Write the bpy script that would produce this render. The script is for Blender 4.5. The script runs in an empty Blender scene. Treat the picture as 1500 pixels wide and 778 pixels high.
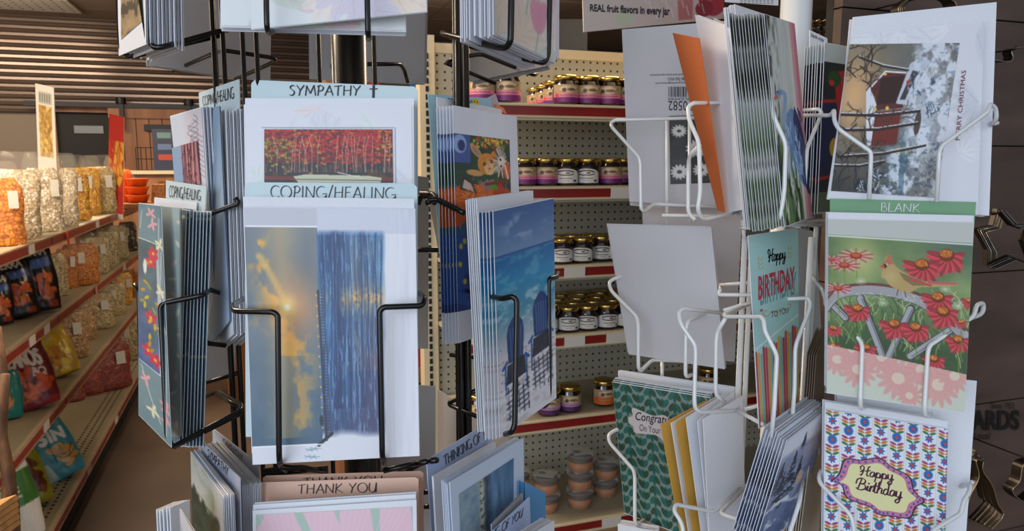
import bpy, bmesh, math, random
import numpy as np
from mathutils import Vector, Matrix
random.seed(7); RNG = np.random.RandomState(11)
S = bpy.context.scene
C = S.collection
PI = math.pi
# ------------------------------------------------------------------ camera
FPX = 1083.0; PITCH = math.radians(7.8)
CAM = Vector((0, 0, 1.5))
FW = Vector((0, math.cos(PITCH), -math.sin(PITCH)))
UP = Vector((0, math.sin(PITCH), math.cos(PITCH)))
RT = Vector((1, 0, 0))
cd = bpy.data.cameras.new('camera'); cam = bpy.data.objects.new('camera', cd); C.objects.link(cam)
cam.location = CAM; cam.rotation_euler = (math.radians(90) - PITCH, 0, 0)
cd.sensor_width = 36.0; cd.lens = FPX / 1500 * 36; cd.clip_start = 0.05; cd.clip_end = 60
cd.dof.use_dof = True; cd.dof.focus_distance = 0.72; cd.dof.aperture_fstop = 22.0
S.camera = cam
# ------------------------------------------------------------------ light
w = bpy.data.worlds.new('world'); S.world = w; w.use_nodes = True
bg = w.node_tree.nodes['Background']; bg.inputs[0].default_value = (0.80, 0.88, 1.0, 1); bg.inputs[1].default_value = 0.8
S.view_settings.view_transform = 'Standard'; S.view_settings.look = 'None'
S.view_settings.exposure = 0.0; S.view_settings.gamma = 1.0
TH = math.radians(19.0)
RU = Vector((math.cos(TH), math.sin(TH), 0)); RV = Vector((-math.sin(TH), math.cos(TH), 0))
def room(u, v, z=0.0): return RU * u + RV * v + Vector((0, 0, z))
def area(name, loc, target, sx, sy, power, col):
    l = bpy.data.lights.new(name, 'AREA'); l.shape = 'RECTANGLE'; l.size = sx; l.size_y = sy; l.energy = power; l.color = col
    o = bpy.data.objects.new(name, l); C.objects.link(o); o.location = loc
    o.rotation_euler = (Vector(target) - Vector(loc)).to_track_quat('-Z', 'Y').to_euler()
    return o
area('shop_window_light', (-1.6, -2.6, 2.0), (0.1, 0.9, 1.3), 3.2, 2.0, 76, (0.80, 0.89, 1.0))
for (u, v) in ((-1.2, 2.0), (-1.2, 5.4), (1.8, 2.6), (1.8, 6.2)):
    area('overhead_warm_light', room(u, v, 2.80), room(u, v, 0), 1.2, 0.5, 100 if u < 0 else 56, (1.0, 0.80, 0.58))
    area('ceiling_fill_uplight', room(u, v, 2.74), room(u, v, 4), 1.2, 0.4, 16, (1.0, 0.84, 0.66))  # unseen upward fill, added to brighten the ceiling
area('overhead_warm_light', room(-2.6, 7.2, 2.8), room(-2.6, 9.0, 1.6), 1.6, 0.5, 40, (1.0, 0.82, 0.62))  # extra unseen fill, added to brighten the back wall cladding

# ------------------------------------------------------------------ helpers
def ray(px, py): return FW + RT * ((px - 750) / FPX) - UP * ((py - 389) / FPX)
def pt(px, py, d): return CAM + ray(px, py) * d
def on_plane(px, py, p0, n):
    r = ray(px, py); return CAM + r * ((p0 - CAM).dot(n) / r.dot(n))
def proj(P):
    q = P - CAM; d = q.dot(FW); return (750 + FPX * q.dot(RT) / d, 389 - FPX * q.dot(UP) / d, d)
def line_px(o, dirn, px):          # point on line o+t*dirn that projects to column px
    a = (px - 750) / FPX; q = o - CAM
    t = (a * q.dot(FW) - q.dot(RT)) / (dirn.dot(RT) - a * dirn.dot(FW)); return o + dirn * t
def s2l(c):
    c = np.asarray(c, dtype=float)
    return np.where(c <= 0.04045, c / 12.92, ((c + 0.055) / 1.055) ** 2.4)
def rgb(*c): return tuple(float(x) for x in s2l(np.array(c) / 255.0))
MATS = {}
def mat(name, col, rough=0.5, metal=0.0, bump=0.0, scale=40.0, vary=0.0, spec=0.5, trans=0.0, attr=None, coat=0.0, vec='Object', stretch=None, kind='noise', emit=0.0, alpha=1.0):
    if name in MATS: return MATS[name]
    m = bpy.data.materials.new(name); m.use_nodes = True; nt = m.node_tree; N = nt.nodes; L = nt.links
    b = N['Principled BSDF']
    b.inputs['Base Color'].default_value = (*col, 1); b.inputs['Roughness'].default_value = rough
    b.inputs['Metallic'].default_value = metal; b.inputs['Specular IOR Level'].default_value = spec
    b.inputs['Transmission Weight'].default_value = trans; b.inputs['Coat Weight'].default_value = coat
    b.inputs['Alpha'].default_value = alpha
    if emit: b.inputs['Emission Color'].default_value = (*col, 1); b.inputs['Emission Strength'].default_value = emit
    src = None
    if attr:
        a = N.new('ShaderNodeAttribute'); a.attribute_name = attr; src = a.outputs['Color']
        L.new(src, b.inputs['Base Color'])
    if bump or vary:
        tc = N.new('ShaderNodeTexCoord'); v = tc.outputs[vec]
        if stretch:
            mp = N.new('ShaderNodeMapping'); mp.inputs['Scale'].default_value = stretch; L.new(v, mp.inputs[0]); v = mp.outputs[0]
        if kind == 'voronoi':
            n = N.new('ShaderNodeTexVoronoi'); n.inputs['Scale'].default_value = scale; f = n.outputs['Distance']
        else:
            n = N.new('ShaderNodeTexNoise'); n.inputs['Scale'].default_value = scale; n.inputs['Detail'].default_value = 4; f = n.outputs['Fac']
        L.new(v, n.inputs['Vector'])
        if vary:
            mx = N.new('ShaderNodeMix'); mx.data_type = 'RGBA'; mx.blend_type = 'MULTIPLY'; mx.inputs[0].default_value = 1.0
            cr = N.new('ShaderNodeMapRange'); cr.inputs[1].default_value = 0.3; cr.inputs[2].default_value = 0.7
            cr.inputs[3].default_value = 1 - vary; cr.inputs[4].default_value = 1 + vary * 0.5
            L.new(f, cr.inputs[0]); L.new(cr.outputs[0], mx.inputs[7])
            if src: L.new(src, mx.inputs[6])
            else: mx.inputs[6].default_value = (*col, 1)
            L.new(mx.outputs[2], b.inputs['Base Color'])
        if bump:
            bp = N.new('ShaderNodeBump'); bp.inputs['Strength'].default_value = bump; bp.inputs['Distance'].default_value = 0.002
            L.new(f, bp.inputs['Height']); L.new(bp.outputs[0], b.inputs['Normal'])
    MATS[name] = m; return m
def tag(o, label=None, cat=None, group=None, kind=None):
    if label: o['label'] = label
    if cat: o['category'] = cat
    if group: o['group'] = group
    if kind: o['kind'] = kind
    return o
def link(name, me, parent=None):
    o = bpy.data.objects.new(name, me); C.objects.link(o)
    if parent is not None:
        o.parent = parent; o.matrix_parent_inverse = parent.matrix_basis.inverted()
    return o
def empty(name, loc, rz=0.0):
    o = bpy.data.objects.new(name, None); C.objects.link(o); o.location = loc; o.rotation_euler = (0, 0, rz); o.empty_display_size = 0.05
    return o
def mesh(name, vs, fs, m=None, smooth=False):
    me = bpy.data.meshes.new(name); me.from_pydata([tuple(v) for v in vs], [], fs)
    if m: me.materials.append(m)
    if smooth: me.polygons.foreach_set('use_smooth', [True] * len(me.polygons))
    me.update(); return me
class MB:
    def __init__(s): s.v = []; s.f = []
    def add(s, vs, fs):
        k = len(s.v); s.v += [Vector(v) for v in vs]; s.f += [tuple(i + k for i in f) for f in fs]; return s
    def box(s, c, dx, dy, dz, ax=None, ay=None, az=None):
        ax = ax or Vector((1, 0, 0)); ay = ay or Vector((0, 1, 0)); az = az or Vector((0, 0, 1)); c = Vector(c)
        vs = [c + ax * (dx / 2 * a) + ay * (dy / 2 * b) + az * (dz / 2 * e) for e in (-1, 1) for (a, b) in ((-1, -1), (1, -1), (1, 1), (-1, 1))]
        return s.add(vs, [(3, 2, 1, 0), (4, 5, 6, 7), (0, 1, 5, 4), (1, 2, 6, 5), (2, 3, 7, 6), (3, 0, 4, 7)])
    def rbox(s, u0, u1, v0, v1, z0, z1):       # box in room axes
        return s.box(room((u0 + u1) / 2, (v0 + v1) / 2, (z0 + z1) / 2), abs(u1 - u0), abs(v1 - v0), abs(z1 - z0), RU, RV)
    def prism(s, pts, off):                     # polygon pts extruded by off
        n = len(pts); off = Vector(off); vs = [Vector(p) for p in pts] + [Vector(p) + off for p in pts]
        return s.add(vs, [tuple(range(n))[::-1], tuple(range(n, 2 * n))] + [(i, (i + 1) % n, n + (i + 1) % n, n + i) for i in range(n)])
    def lathe(s, c, prof, n=20, cap=True):
        c = Vector(c); vs = []; fs = []
        for (r, z) in prof:
            for k in range(n): a = 2 * PI * k / n; vs.append(c + Vector((r * math.cos(a), r * math.sin(a), z)))
        for i in range(len(prof) - 1):
            for k in range(n): fs.append((i * n + k, i * n + (k + 1) % n, (i + 1) * n + (k + 1) % n, (i + 1) * n + k))
        if cap:
            fs.append(tuple(range(n))[::-1]); fs.append(tuple((len(prof) - 1) * n + k for k in range(n)))
        return s.add(vs, fs)
    def tube(s, pts, r, n=8, fil=0.004, closed=False):
        P = [Vector(p) for p in pts]
        if not closed and fil > 0 and len(P) > 2:
            Q = [P[0]]
            for i in range(1, len(P) - 1):
                a = P[i - 1] - P[i]; b = P[i + 1] - P[i]; t = min(fil, a.length * 0.45, b.length * 0.45)
                A = P[i] + a.normalized() * t; B = P[i] + b.normalized() * t
                for k in range(5):
                    x = k / 4; Q.append(A * (1 - x) ** 2 + P[i] * 2 * x * (1 - x) + B * x * x)
            Q.append(P[-1]); P = Q
        m = len(P); vs = []; fs = []
        t0 = (P[1] - P[0]).normalized(); nrm = t0.orthogonal().normalized()
        for i in range(m):
            if closed: t = (P[(i + 1) % m] - P[i - 1]).normalized()
            else: t = ((P[min(i + 1, m - 1)] - P[i]).normalized() + (P[i] - P[max(i - 1, 0)]).normalized()).normalized()
            nrm = (nrm - t * nrm.dot(t)).normalized(); bn = t.cross(nrm)
            for k in range(n): a = 2 * PI * k / n; vs.append(P[i] + (nrm * math.cos(a) + bn * math.sin(a)) * r)
        for i in range(m if closed else m - 1):
            for k in range(n):
                j = (i + 1) % m; fs.append((i * n + k, i * n + (k + 1) % n, j * n + (k + 1) % n, j * n + k))
        if not closed: fs.append(tuple(range(n))[::-1]); fs.append(tuple((m - 1) * n + k for k in range(n)))
        return s.add(vs, fs)
    def build(s, name, m, parent=None, smooth=False, at=None):
        vs = s.v
        if at is not None: at = Vector(at); vs = [v - at for v in vs]
        me = mesh(name, vs, s.f, m, smooth)
        o = link(name, me, None)
        if at is not None: o.location = at
        if parent is not None:
            bpy.context.view_layer.update() if False else None
            o.parent = parent; o.matrix_parent_inverse = parent.matrix_basis.inverted()
        return o
def copy_tree(o, loc=None, rz=None):
    c = o.copy(); C.objects.link(c)
    if loc is not None: c.location = loc
    if rz is not None: c.rotation_euler = (0, 0, rz)
    for ch in o.children:
        d = ch.copy(); C.objects.link(d); d.parent = c; d.matrix_parent_inverse = ch.matrix_parent_inverse.copy()
        for g in ch.children:
            e = g.copy(); C.objects.link(e); e.parent = d; e.matrix_parent_inverse = g.matrix_parent_inverse.copy()
    return c

# ------------------------------------------------------------------ numpy painter (prints on paper and bags)
def fbm(w, h, sx, sy, seed=0, oct=3):
    r = np.random.RandomState(seed); out = np.zeros((h, w)); amp = 1; tot = 0
    for o in range(oct):
        gx = max(2, int(w / sx) + 3); gy = max(2, int(h / sy) + 3); g = r.rand(gy, gx)
        x = np.arange(w) / sx; y = np.arange(h) / sy; x0 = np.minimum(x.astype(int), gx - 2); y0 = np.minimum(y.astype(int), gy - 2)
        fx = x - x0; fy = y - y0; fx = np.clip(fx, 0, 1); fy = np.clip(fy, 0, 1); fx = fx * fx * (3 - 2 * fx); fy = fy * fy * (3 - 2 * fy)
        a = g[y0][:, x0]; b = g[y0][:, x0 + 1]; c = g[y0 + 1][:, x0]; d = g[y0 + 1][:, x0 + 1]
        out += amp * ((a * (1 - fx) + b * fx) * (1 - fy)[:, None] + (c * (1 - fx) + d * fx) * fy[:, None])
        tot += amp; amp *= 0.5; sx = max(1.0, sx / 2); sy = max(1.0, sy / 2)
    return out / tot
class Cv:                                   # canvas; coordinates are fed in a free frame (x0,y0,x1,y1)
    def __init__(s, w, h, fr=None, bg=(255, 255, 255)):
        s.w, s.h = int(w), int(h); s.fr = fr or (0, 0, w, h)
        s.kx = s.w / (s.fr[2] - s.fr[0]); s.ky = s.h / (s.fr[3] - s.fr[1])
        s.a = np.ones((s.h, s.w, 3)) * np.array(bg, float)
        s.Y, s.X = np.mgrid[0:s.h, 0:s.w]; s.FX = s.X / s.kx + s.fr[0]; s.FY = s.Y / s.ky + s.fr[1]
    def T(s, p): return ((p[0] - s.fr[0]) * s.kx, (p[1] - s.fr[1]) * s.ky)
    def blend(s, m, c):
        c = np.asarray(c, float); m = np.clip(m, 0, 1)[..., None]; s.a = s.a * (1 - m) + c * m
    def _bb(s, x0, y0, x1, y1, pad=2):
        return max(0, int(x0 - pad)), max(0, int(y0 - pad)), min(s.w, int(x1 + pad) + 1), min(s.h, int(y1 + pad) + 1)
    def _bl(s, b, m, c):
        x0, y0, x1, y1 = b; m = np.clip(m, 0, 1)[..., None]; s.a[y0:y1, x0:x1] = s.a[y0:y1, x0:x1] * (1 - m) + np.asarray(c, float) * m
    def poly(s, pts, c, al=1.0):
        P = np.array([s.T(p) for p in pts]); b = s._bb(P[:, 0].min(), P[:, 1].min(), P[:, 0].max(), P[:, 1].max())
        if b[2] <= b[0] or b[3] <= b[1]: return
        acc = 0
        for ox, oy in ((.25, .25), (-.25, .25), (.25, -.25), (-.25, -.25)):
            X = s.X[b[1]:b[3], b[0]:b[2]] + ox; Y = s.Y[b[1]:b[3], b[0]:b[2]] + oy; ins = np.zeros(X.shape, bool)
            for i in range(len(P)):
                xa, ya = P[i]; xb, yb = P[i - 1]
                if ya == yb: continue
                ins ^= ((ya > Y) != (yb > Y)) & (X < (xb - xa) * (Y - ya) / (yb - ya) + xa)
            acc = acc + ins
        s._bl(b, acc / 4 * al, c)
    def disc(s, x, y, rx, ry=None, c=(0, 0, 0), al=1.0, rot=0.0, soft=0.0):
        ry = ry or rx; X0, Y0 = s.T((x, y)); k = (abs(s.kx) + abs(s.ky)) / 2; R = max(rx, ry) * k * (1 + soft)
        b = s._bb(X0 - R, Y0 - R, X0 + R, Y0 + R)
        if b[2] <= b[0] or b[3] <= b[1]: return
        X = (s.X[b[1]:b[3], b[0]:b[2]] - X0) / s.kx; Y = (s.Y[b[1]:b[3], b[0]:b[2]] - Y0) / s.ky
        ca, sa = math.cos(rot), math.sin(rot); u = (X * ca + Y * sa) / rx; v = (-X * sa + Y * ca) / ry
        d = np.sqrt(u * u + v * v)
        if soft: m = np.clip((1 + soft - d) / (2 * soft), 0, 1); m = m * m * (3 - 2 * m)
        else: m = np.clip((1 - d) * min(rx, ry) * k + 0.5, 0, 1)
        s._bl(b, m * al, c)
    def line(s, pts, wd, c, al=1.0, wd2=None):
        P = [s.T(p) for p in pts]; n = len(P) - 1; k = (s.kx + s.ky) / 2
        for i in range(n):
            (xa, ya), (xb, yb) = P[i], P[i + 1]; w0 = wd if wd2 is None else wd + (wd2 - wd) * i / n; r = w0 * k / 2
            b = s._bb(min(xa, xb) - r, min(ya, yb) - r, max(xa, xb) + r, max(ya, yb) + r)
            if b[2] <= b[0] or b[3] <= b[1]: continue
            X = s.X[b[1]:b[3], b[0]:b[2]] - xa; Y = s.Y[b[1]:b[3], b[0]:b[2]] - ya; dx, dy = xb - xa, yb - ya
            L = dx * dx + dy * dy + 1e-9; t = np.clip((X * dx + Y * dy) / L, 0, 1); d = np.hypot(X - t * dx, Y - t * dy)
            s._bl(b, np.clip(r - d + 0.5, 0, 1) * min(1, max(r * 2, .35)) * al, c)
    def leaf(s, x, y, L, W, ang, c, al=1.0):
        s.disc(x + math.cos(ang) * L / 2, y + math.sin(ang) * L / 2, L / 2, W / 2, c, al, ang)
    def mul(s, m): s.a = s.a * m[..., None]
    def tree(s, x, y, ang, L, wd, c, depth=5, rnd=None):
        if depth == 0 or L < 1.5: return
        x2 = x + math.cos(ang) * L; y2 = y + math.sin(ang) * L
        s.line([(x, y), (x2, y2)], wd, c)
        for k in range(2 if rnd.rand() < .8 else 3):
            s.tree(x2, y2, ang + rnd.uniform(-.75, .75), L * rnd.uniform(.6, .85), wd * .68, c, depth - 1, rnd)
def catmull(P, n=6):
    P = [np.array(p, float) for p in P]; P = [P[0]] + P + [P[-1]]; out = []
    for i in range(1, len(P) - 2):
        a, b, c, d = P[i - 1:i + 3]
        for k in range(n):
            t = k / n; out.append(tuple(0.5 * (2 * b + (c - a) * t + (2 * a - 5 * b + 4 * c - d) * t * t + (3 * b - a - 3 * c + d) * t ** 3)))
    out.append(tuple(P[-2])); return out
def grid_me(name, fn, cv, m):                # grid mesh with one vertex per canvas pixel, coloured by attribute
    h, w_ = cv.h, cv.w
    U, V = np.meshgrid(np.linspace(0, 1, w_), np.linspace(0, 1, h)); co = fn(U, V).reshape(-1, 3)
    me = bpy.data.meshes.new(name); nf = (w_ - 1) * (h - 1)
    me.vertices.add(w_ * h); me.vertices.foreach_set('co', co.astype(np.float32).ravel())
    i = (np.arange(h - 1)[:, None] * w_ + np.arange(w_ - 1)[None, :]).ravel()
    q = np.stack([i, i + w_, i + w_ + 1, i + 1], 1).ravel().astype(np.int32)
    me.loops.add(nf * 4); me.loops.foreach_set('vertex_index', q)
    me.polygons.add(nf); me.polygons.foreach_set('loop_start', np.arange(0, nf * 4, 4, dtype=np.int32))
    me.polygons.foreach_set('use_smooth', np.ones(nf, bool))
    ca = me.color_attributes.new('Col', 'FLOAT_COLOR', 'POINT')
    lin = s2l(np.clip(cv.a, 0, 255) / 255.0).reshape(-1, 3); rgba = np.concatenate([lin, np.ones((len(lin), 1))], 1)
    ca.data.foreach_set('color', rgba.astype(np.float32).ravel())
    me.materials.append(m); me.update(calc_edges=True); me.validate(); return me
M_PRINT = mat('printed_card', (1, 1, 1), 0.42, attr='Col', bump=0.05, scale=900)
M_BAGPRINT = mat('printed_bag_film', (1, 1, 1), 0.28, attr='Col', bump=0.35, scale=30, spec=0.6)
M_WHITE = mat('white_card_paper', rgb(226, 229, 236), 0.62, bump=0.04, scale=500, vary=0.03)
M_EMB = mat('embossed_white_paper', rgb(228, 231, 240), 0.55, bump=0.45, scale=38, vary=0.02, stretch=(1, 1, 0.6))
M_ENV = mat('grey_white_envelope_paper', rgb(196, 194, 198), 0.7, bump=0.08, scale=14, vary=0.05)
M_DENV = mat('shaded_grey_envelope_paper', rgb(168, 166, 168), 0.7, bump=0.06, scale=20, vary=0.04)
M_HEAD = mat('pale_blue_header_card', rgb(198, 218, 224), 0.5)
M_HEADG = mat('grey_header_card', rgb(176, 180, 194), 0.5)
M_HEADL = mat('pale_sage_header_card', rgb(200, 216, 220), 0.5)
M_PEACH = mat('peach_header_card', rgb(232, 190, 168), 0.55, bump=0.03, scale=300)
M_LAV = mat('lavender_blue_header_card', rgb(184, 200, 232), 0.5)
M_GREENH = mat('green_header_card', rgb(122, 166, 128), 0.5)
M_INK = mat('black_printing_ink', rgb(22, 24, 34), 0.5)
M_BLK = mat('black_powder_coated_wire', rgb(10, 10, 12), 0.3, spec=0.4, coat=0.15)
M_WIRE = mat('white_powder_coated_wire', rgb(226, 228, 228), 0.25, spec=0.6, coat=0.4)
# ------------------------------------------------------------------ cards
def plane_quad(q, d):                       # q: TL,TR,BR,BL in photo pixels, d: camera depths of TL,TR,BL
    A = pt(*q[0], d[0]); B = pt(*q[1], d[1]); D = pt(*q[3], d[2])
    n = (B - A).cross(D - A).normalized()
    if n.dot(CAM - A) < 0: n = -n
    return [A, B, on_plane(*q[2], A, n), D], n
class Card: pass
ORD = ['front', 'first', 'second', 'third', 'fourth', 'fifth', 'sixth', 'seventh', 'eighth', 'ninth', 'tenth', 'eleventh', 'twelfth', 'thirteenth', 'fourteenth', 'fifteenth', 'sixteenth', 'seventeenth', 'eighteenth']
def card(name, label, q, d, m=None, cat='greeting card', group=None, th=0.0007, gap=0.0009, fold='L', notch=False):
    P, n = plane_quad(q, d); c = Card(); c.P = P; c.n = n; c.q = q
    org = (P[3] + P[2]) / 2
    TL, TR, BR, BL = P; mb = MB()
    if notch:
        ux = (TR - TL); uy = (BL - TL)
        pts = [TL + uy * .015, TL + ux * .02, TR - ux * .02, TR + uy * .015, BR, BL]
        mb.prism(pts, -n * th)
    elif gap:
        L, R = ((TL, BL), (TR, BR)) if fold == 'L' else ((TR, BR), (TL, BL))
        mb.prism([TL, TR, BR, BL], -n * th * .5)                                # front leaf
        dr = (R[0] - L[0]).normalized() * .0012
        back = [L[0] - n * th * .5, R[0] - n * (gap + th * .5) - dr, R[1] - n * (gap + th * .5) - dr, L[1] - n * th * .5]
        mb.prism(back, -n * th * .5)                                            # rear leaf, slightly open
    else: mb.prism([TL, TR, BR, BL], -n * th)
    c.o = mb.build(name, m or M_WHITE, at=org); tag(c.o, label, cat, group); c.org = org
    return c
def on_card(c, px, py, off=0.0003): return on_plane(px, py, c.P[0], c.n) + c.n * off
def picture(c, q, cv, name='picture', m=None, relief=None):
    P = [on_card(c, *p) - c.org for p in q]; A, B, Cc, D = [np.array(p) for p in P]; n = np.array(c.n)
    def fn(U, V):
        U = U[..., None]; V = V[..., None]; r = (A * (1 - U) + B * U) * (1 - V) + (D * (1 - U) + Cc * U) * V
        if relief is not None: r = r + n * relief[..., None]
        return r
    me = grid_me(name, fn, cv, m or M_PRINT); o = bpy.data.objects.new(name, me); C.objects.link(o); o.parent = c.o
    return o
def child_mb(c, mb, name, m):
    me = mesh(name, [v - c.org for v in mb.v], mb.f, m); o = bpy.data.objects.new(name, me); C.objects.link(o); o.parent = c.o; return o
def stack(c, n, step, label, group=None, dpx=(0, 0), jit=0.0008, start=1, pics=True, up=0.0):
    vx = (c.P[1] - c.P[0]).normalized(); vz = (c.P[0] - c.P[3]).normalized(); out = []
    for k in range(start, start + n):
        o = c.o.copy(); C.objects.link(o)
        o.location = c.o.location - c.n * step * k + vx * (dpx[0] * k + random.uniform(-jit, jit)) + vz * (dpx[1] * k + random.uniform(-jit, jit) + up)
        if pics:
            for ch in c.o.children:
                if ch.name.startswith(('picture', 'header_band')):
                    d = ch.copy(); C.objects.link(d); d.parent = o
        tag(o, label + ', ' + ORD[k] + ' back', None, group or label[:40]); out.append(o)
    return out
def arc(cx, cy, rx, ry, a0, a1, n=12):
    return [(cx + rx * math.cos(math.radians(a0 + (a1 - a0) * i / n)), cy + ry * math.sin(math.radians(a0 + (a1 - a0) * i / n))) for i in range(n + 1)]
# pen-drawn capitals: (advance width, strokes) with y up
G = {
 'S': (.5, [catmull([(.46, .9), (.3, .98), (.12, .88), (.1, .7), (.3, .52), (.42, .35), (.36, .1), (.18, 0), (.02, .08)])]),
 'Y': (.62, [[(.02, .98), (.3, .5)], [(.62, 1.0), (.3, .5), (.2, 0)]]),
 'M': (.86, [[(.1, .95), (.0, 0)], [(.1, .95), (.4, .2), (.72, 1.0), (.84, 0)]]),
 'P': (.52, [[(.14, .96), (.06, 0)], catmull([(.02, .9), (.3, 1.0), (.52, .8), (.4, .5), (.1, .42)])]),
 'A': (.7, [[(.0, 0), (.4, 1.0), (.68, 0)], [(.14, .36), (.6, .36)]]),
 'T': (.6, [[(.0, .92), (.62, 1.0)], [(.32, .96), (.26, 0)]]),
 'H': (.7, [[(.08, .98), (.04, 0)], [(.66, 1.0), (.6, 0)], [(.04, .5), (.66, .54)]]),
 'C': (.66, [arc(.4, .5, .4, .5, 50, 310)]),
 'O': (.86, [arc(.42, .5, .42, .5, 80, 440, 20)]),
 'I': (.2, [[(.1, 1.0), (.08, 0)]]),
 'N': (.72, [[(.06, .96), (.02, 0)], [(.06, .96), (.62, .02), (.7, 1.0)]]),
 'G': (.76, [arc(.42, .5, .42, .5, 55, 330), [(.78, .3), (.78, .0)], [(.5, .38), (.82, .4)]]),
 '/': (.4, [[(.0, -.15), (.4, 1.12)]]),
 'E': (.5, [[(.08, 1.0), (.04, 0)], [(.08, .97), (.48, 1.0)], [(.06, .52), (.4, .54)], [(.04, .02), (.5, .04)]]),
 'L': (.46, [[(.1, 1.0), (.04, 0), (.48, .05)]]),
 'K': (.6, [[(.1, 1.0), (.04, 0)], [(.56, .98), (.08, .45), (.66, .0)]]),
 'U': (.68, [catmull([(.06, .98), (.02, .3), (.25, 0), (.52, .2), (.64, 1.0)]), [(.64, 1.0), (.62, 0)]]),
 'F': (.46, [[(.1, 1.0), (.04, 0)], [(.08, .97), (.48, 1.0)], [(.06, .52), (.38, .54)]]),
 'B': (.54, [[(.08, 1.0), (.04, 0)], catmull([(.04, .98), (.36, .96), (.36, .6), (.1, .54)]), catmull([(.1, .54), (.5, .45), (.46, .06), (.04, .02)])]),
 'R': (.6, [[(.1, 1.0), (.04, 0)], catmull([(.04, .95), (.4, .98), (.44, .6), (.1, .5)]), [(.14, .5), (.66, -.05)]]),
 'D': (.7, [[(.08, 1.0), (.04, 0)], catmull([(.0, .97), (.4, 1.0), (.7, .6), (.5, .1), (.04, .02)])]),
 'Q': (.8, [arc(.4, .5, .4, .5, 80, 440, 16), [(.5, .25), (.8, -.08)]]),
 '+': (.4, [[(.24, 1.12), (.22, -.08)], [(.04, .76), (.42, .78)]]),
 ' ': (.35, []),
 # joined script
 'a': (.46, [catmull([(.36, .42), (.2, .5), (.04, .3), (.08, .03), (.24, .02), (.36, .3), (.36, .48), (.36, .1), (.5, .06)])]),
 'p': (.5, [catmull([(-.04, .1), (.1, .48), (.08, .1), (.0, -.45)]), catmull([(.08, .2), (.2, .48), (.38, .4), (.36, .08), (.18, .0), (.1, .1), (.3, .0), (.5, .08)])]),
 'y': (.5, [catmull([(.0, .1), (.06, .48), (.08, .1), (.22, .0), (.36, .2), (.4, .5), (.38, .0), (.3, -.4), (.1, -.5), (.06, -.3), (.3, -.1), (.52, .06)])]),
 'i': (.24, [catmull([(.0, .06), (.1, .46), (.1, .06), (.26, .06)]), arc(.11, .7, .025, .03, 0, 360, 6)]),
 'r': (.3, [catmull([(.0, .06), (.08, .5), (.08, .0)]), catmull([(.08, .3), (.2, .5), (.32, .42)])]),
 't': (.3, [catmull([(.0, .06), (.12, .9), (.1, .1), (.2, .0), (.32, .08)]), [(-.04, .58), (.3, .62)]]),
 'h': (.46, [catmull([(.0, .06), (.14, .8), (.1, 1.0), (.04, .8), (.04, .0)]), catmull([(.05, .25), (.2, .5), (.34, .4), (.33, .06), (.48, .06)])]),
 'd': (.5, [catmull([(.36, .4), (.2, .5), (.04, .3), (.08, .03), (.24, .02), (.36, .3), (.38, 1.05), (.36, .1), (.52, .06)])]),
 'Hs': (.8, [catmull([(.0, .6), (-.08, .85), (.1, 1.0), (.24, .8), (.2, .3), (.1, .02), (.0, .1)]), catmull([(.74, 1.0), (.62, .9), (.56, .4), (.58, .05), (.74, .06)]), catmull([(.0, .35), (.2, .55), (.4, .5), (.8, .6)])]),
 'Bs': (.72, [catmull([(.22, 1.0), (.16, .5), (.1, .02)]), catmull([(-.12, .5), (-.1, .9), (.2, 1.08), (.5, .95), (.5, .65), (.2, .55), (.55, .52), (.64, .2), (.4, .0), (.1, .0), (-.04, .12)])]),
}
def glyphs(txt):
    seq = []; i = 0
    while i < len(txt):
        if txt[i] == '~': seq.append(txt[i + 1] + 's'); i += 2
        else: seq.append(txt[i]); i += 1
    return seq
def pen_text(c, txt, q, m=None, thick=0.09, nib=0.05, gap=.13, name='lettering', off=0.0005):
    seq = glyphs(txt); X = 0; strokes = []
    for g in seq:
        adv, st = G[g]
        for s_ in st: strokes.append([(X + x, y) for x, y in s_])
        X += adv + (gap if g.isupper() or g in ' /+' else 0.0)
    W = X - gap; P = [on_card(c, *p, off) for p in q]     # q TL,TR,BR,BL of cap-height box
    fx = lambda x, y: (P[3] * (1 - x / W) + P[2] * (x / W)) * (1 - y) + (P[0] * (1 - x / W) + P[1] * (x / W)) * y
    mb = MB(); asp = W * 1.0
    for s_ in strokes:
        for (a, b) in zip(s_[:-1], s_[1:]):
            dx, dy = b[0] - a[0], b[1] - a[1]; L = math.hypot(dx, dy)
            if L < 1e-6: continue
            nx, ny = -dy / L, dx / L; wd = thick * (0.45 + 0.55 * abs(nx * .85 - ny * .5)) / 2; ex, ey = dx / L * wd * .5, dy / L * wd * .5
            mb.add([fx(a[0] + nx * wd - ex, a[1] + ny * wd - ey), fx(a[0] - nx * wd - ex, a[1] - ny * wd - ey), fx(b[0] - nx * wd + ex, b[1] - ny * wd + ey), fx(b[0] + nx * wd + ex, b[1] + ny * wd + ey)], [(0, 1, 2, 3)])
    return child_mb(c, mb, name, m or M_INK)
_tc = {}
def text_geo(txt, shear=0.0, bold=0.0):
    k = (txt, shear, bold)
    if k in _tc: return _tc[k]
    cu = bpy.data.curves.new('t', 'FONT'); cu.body = txt; cu.shear = shear; cu.offset = bold; cu.resolution_u = 3
    o = bpy.data.objects.new('t', cu); C.objects.link(o); dg = bpy.context.evaluated_depsgraph_get()
    me = bpy.data.meshes.new_from_object(o.evaluated_get(dg)); vs = np.array([v.co[:2] for v in me.vertices]); fs = [tuple(p.vertices) for p in me.polygons]
    bpy.data.objects.remove(o); bpy.data.meshes.remove(me); bpy.data.curves.remove(cu)
    lo = vs.min(0); hi = vs.max(0); vs = (vs - lo) / (hi - lo); _tc[k] = (vs, fs); return _tc[k]
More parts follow.
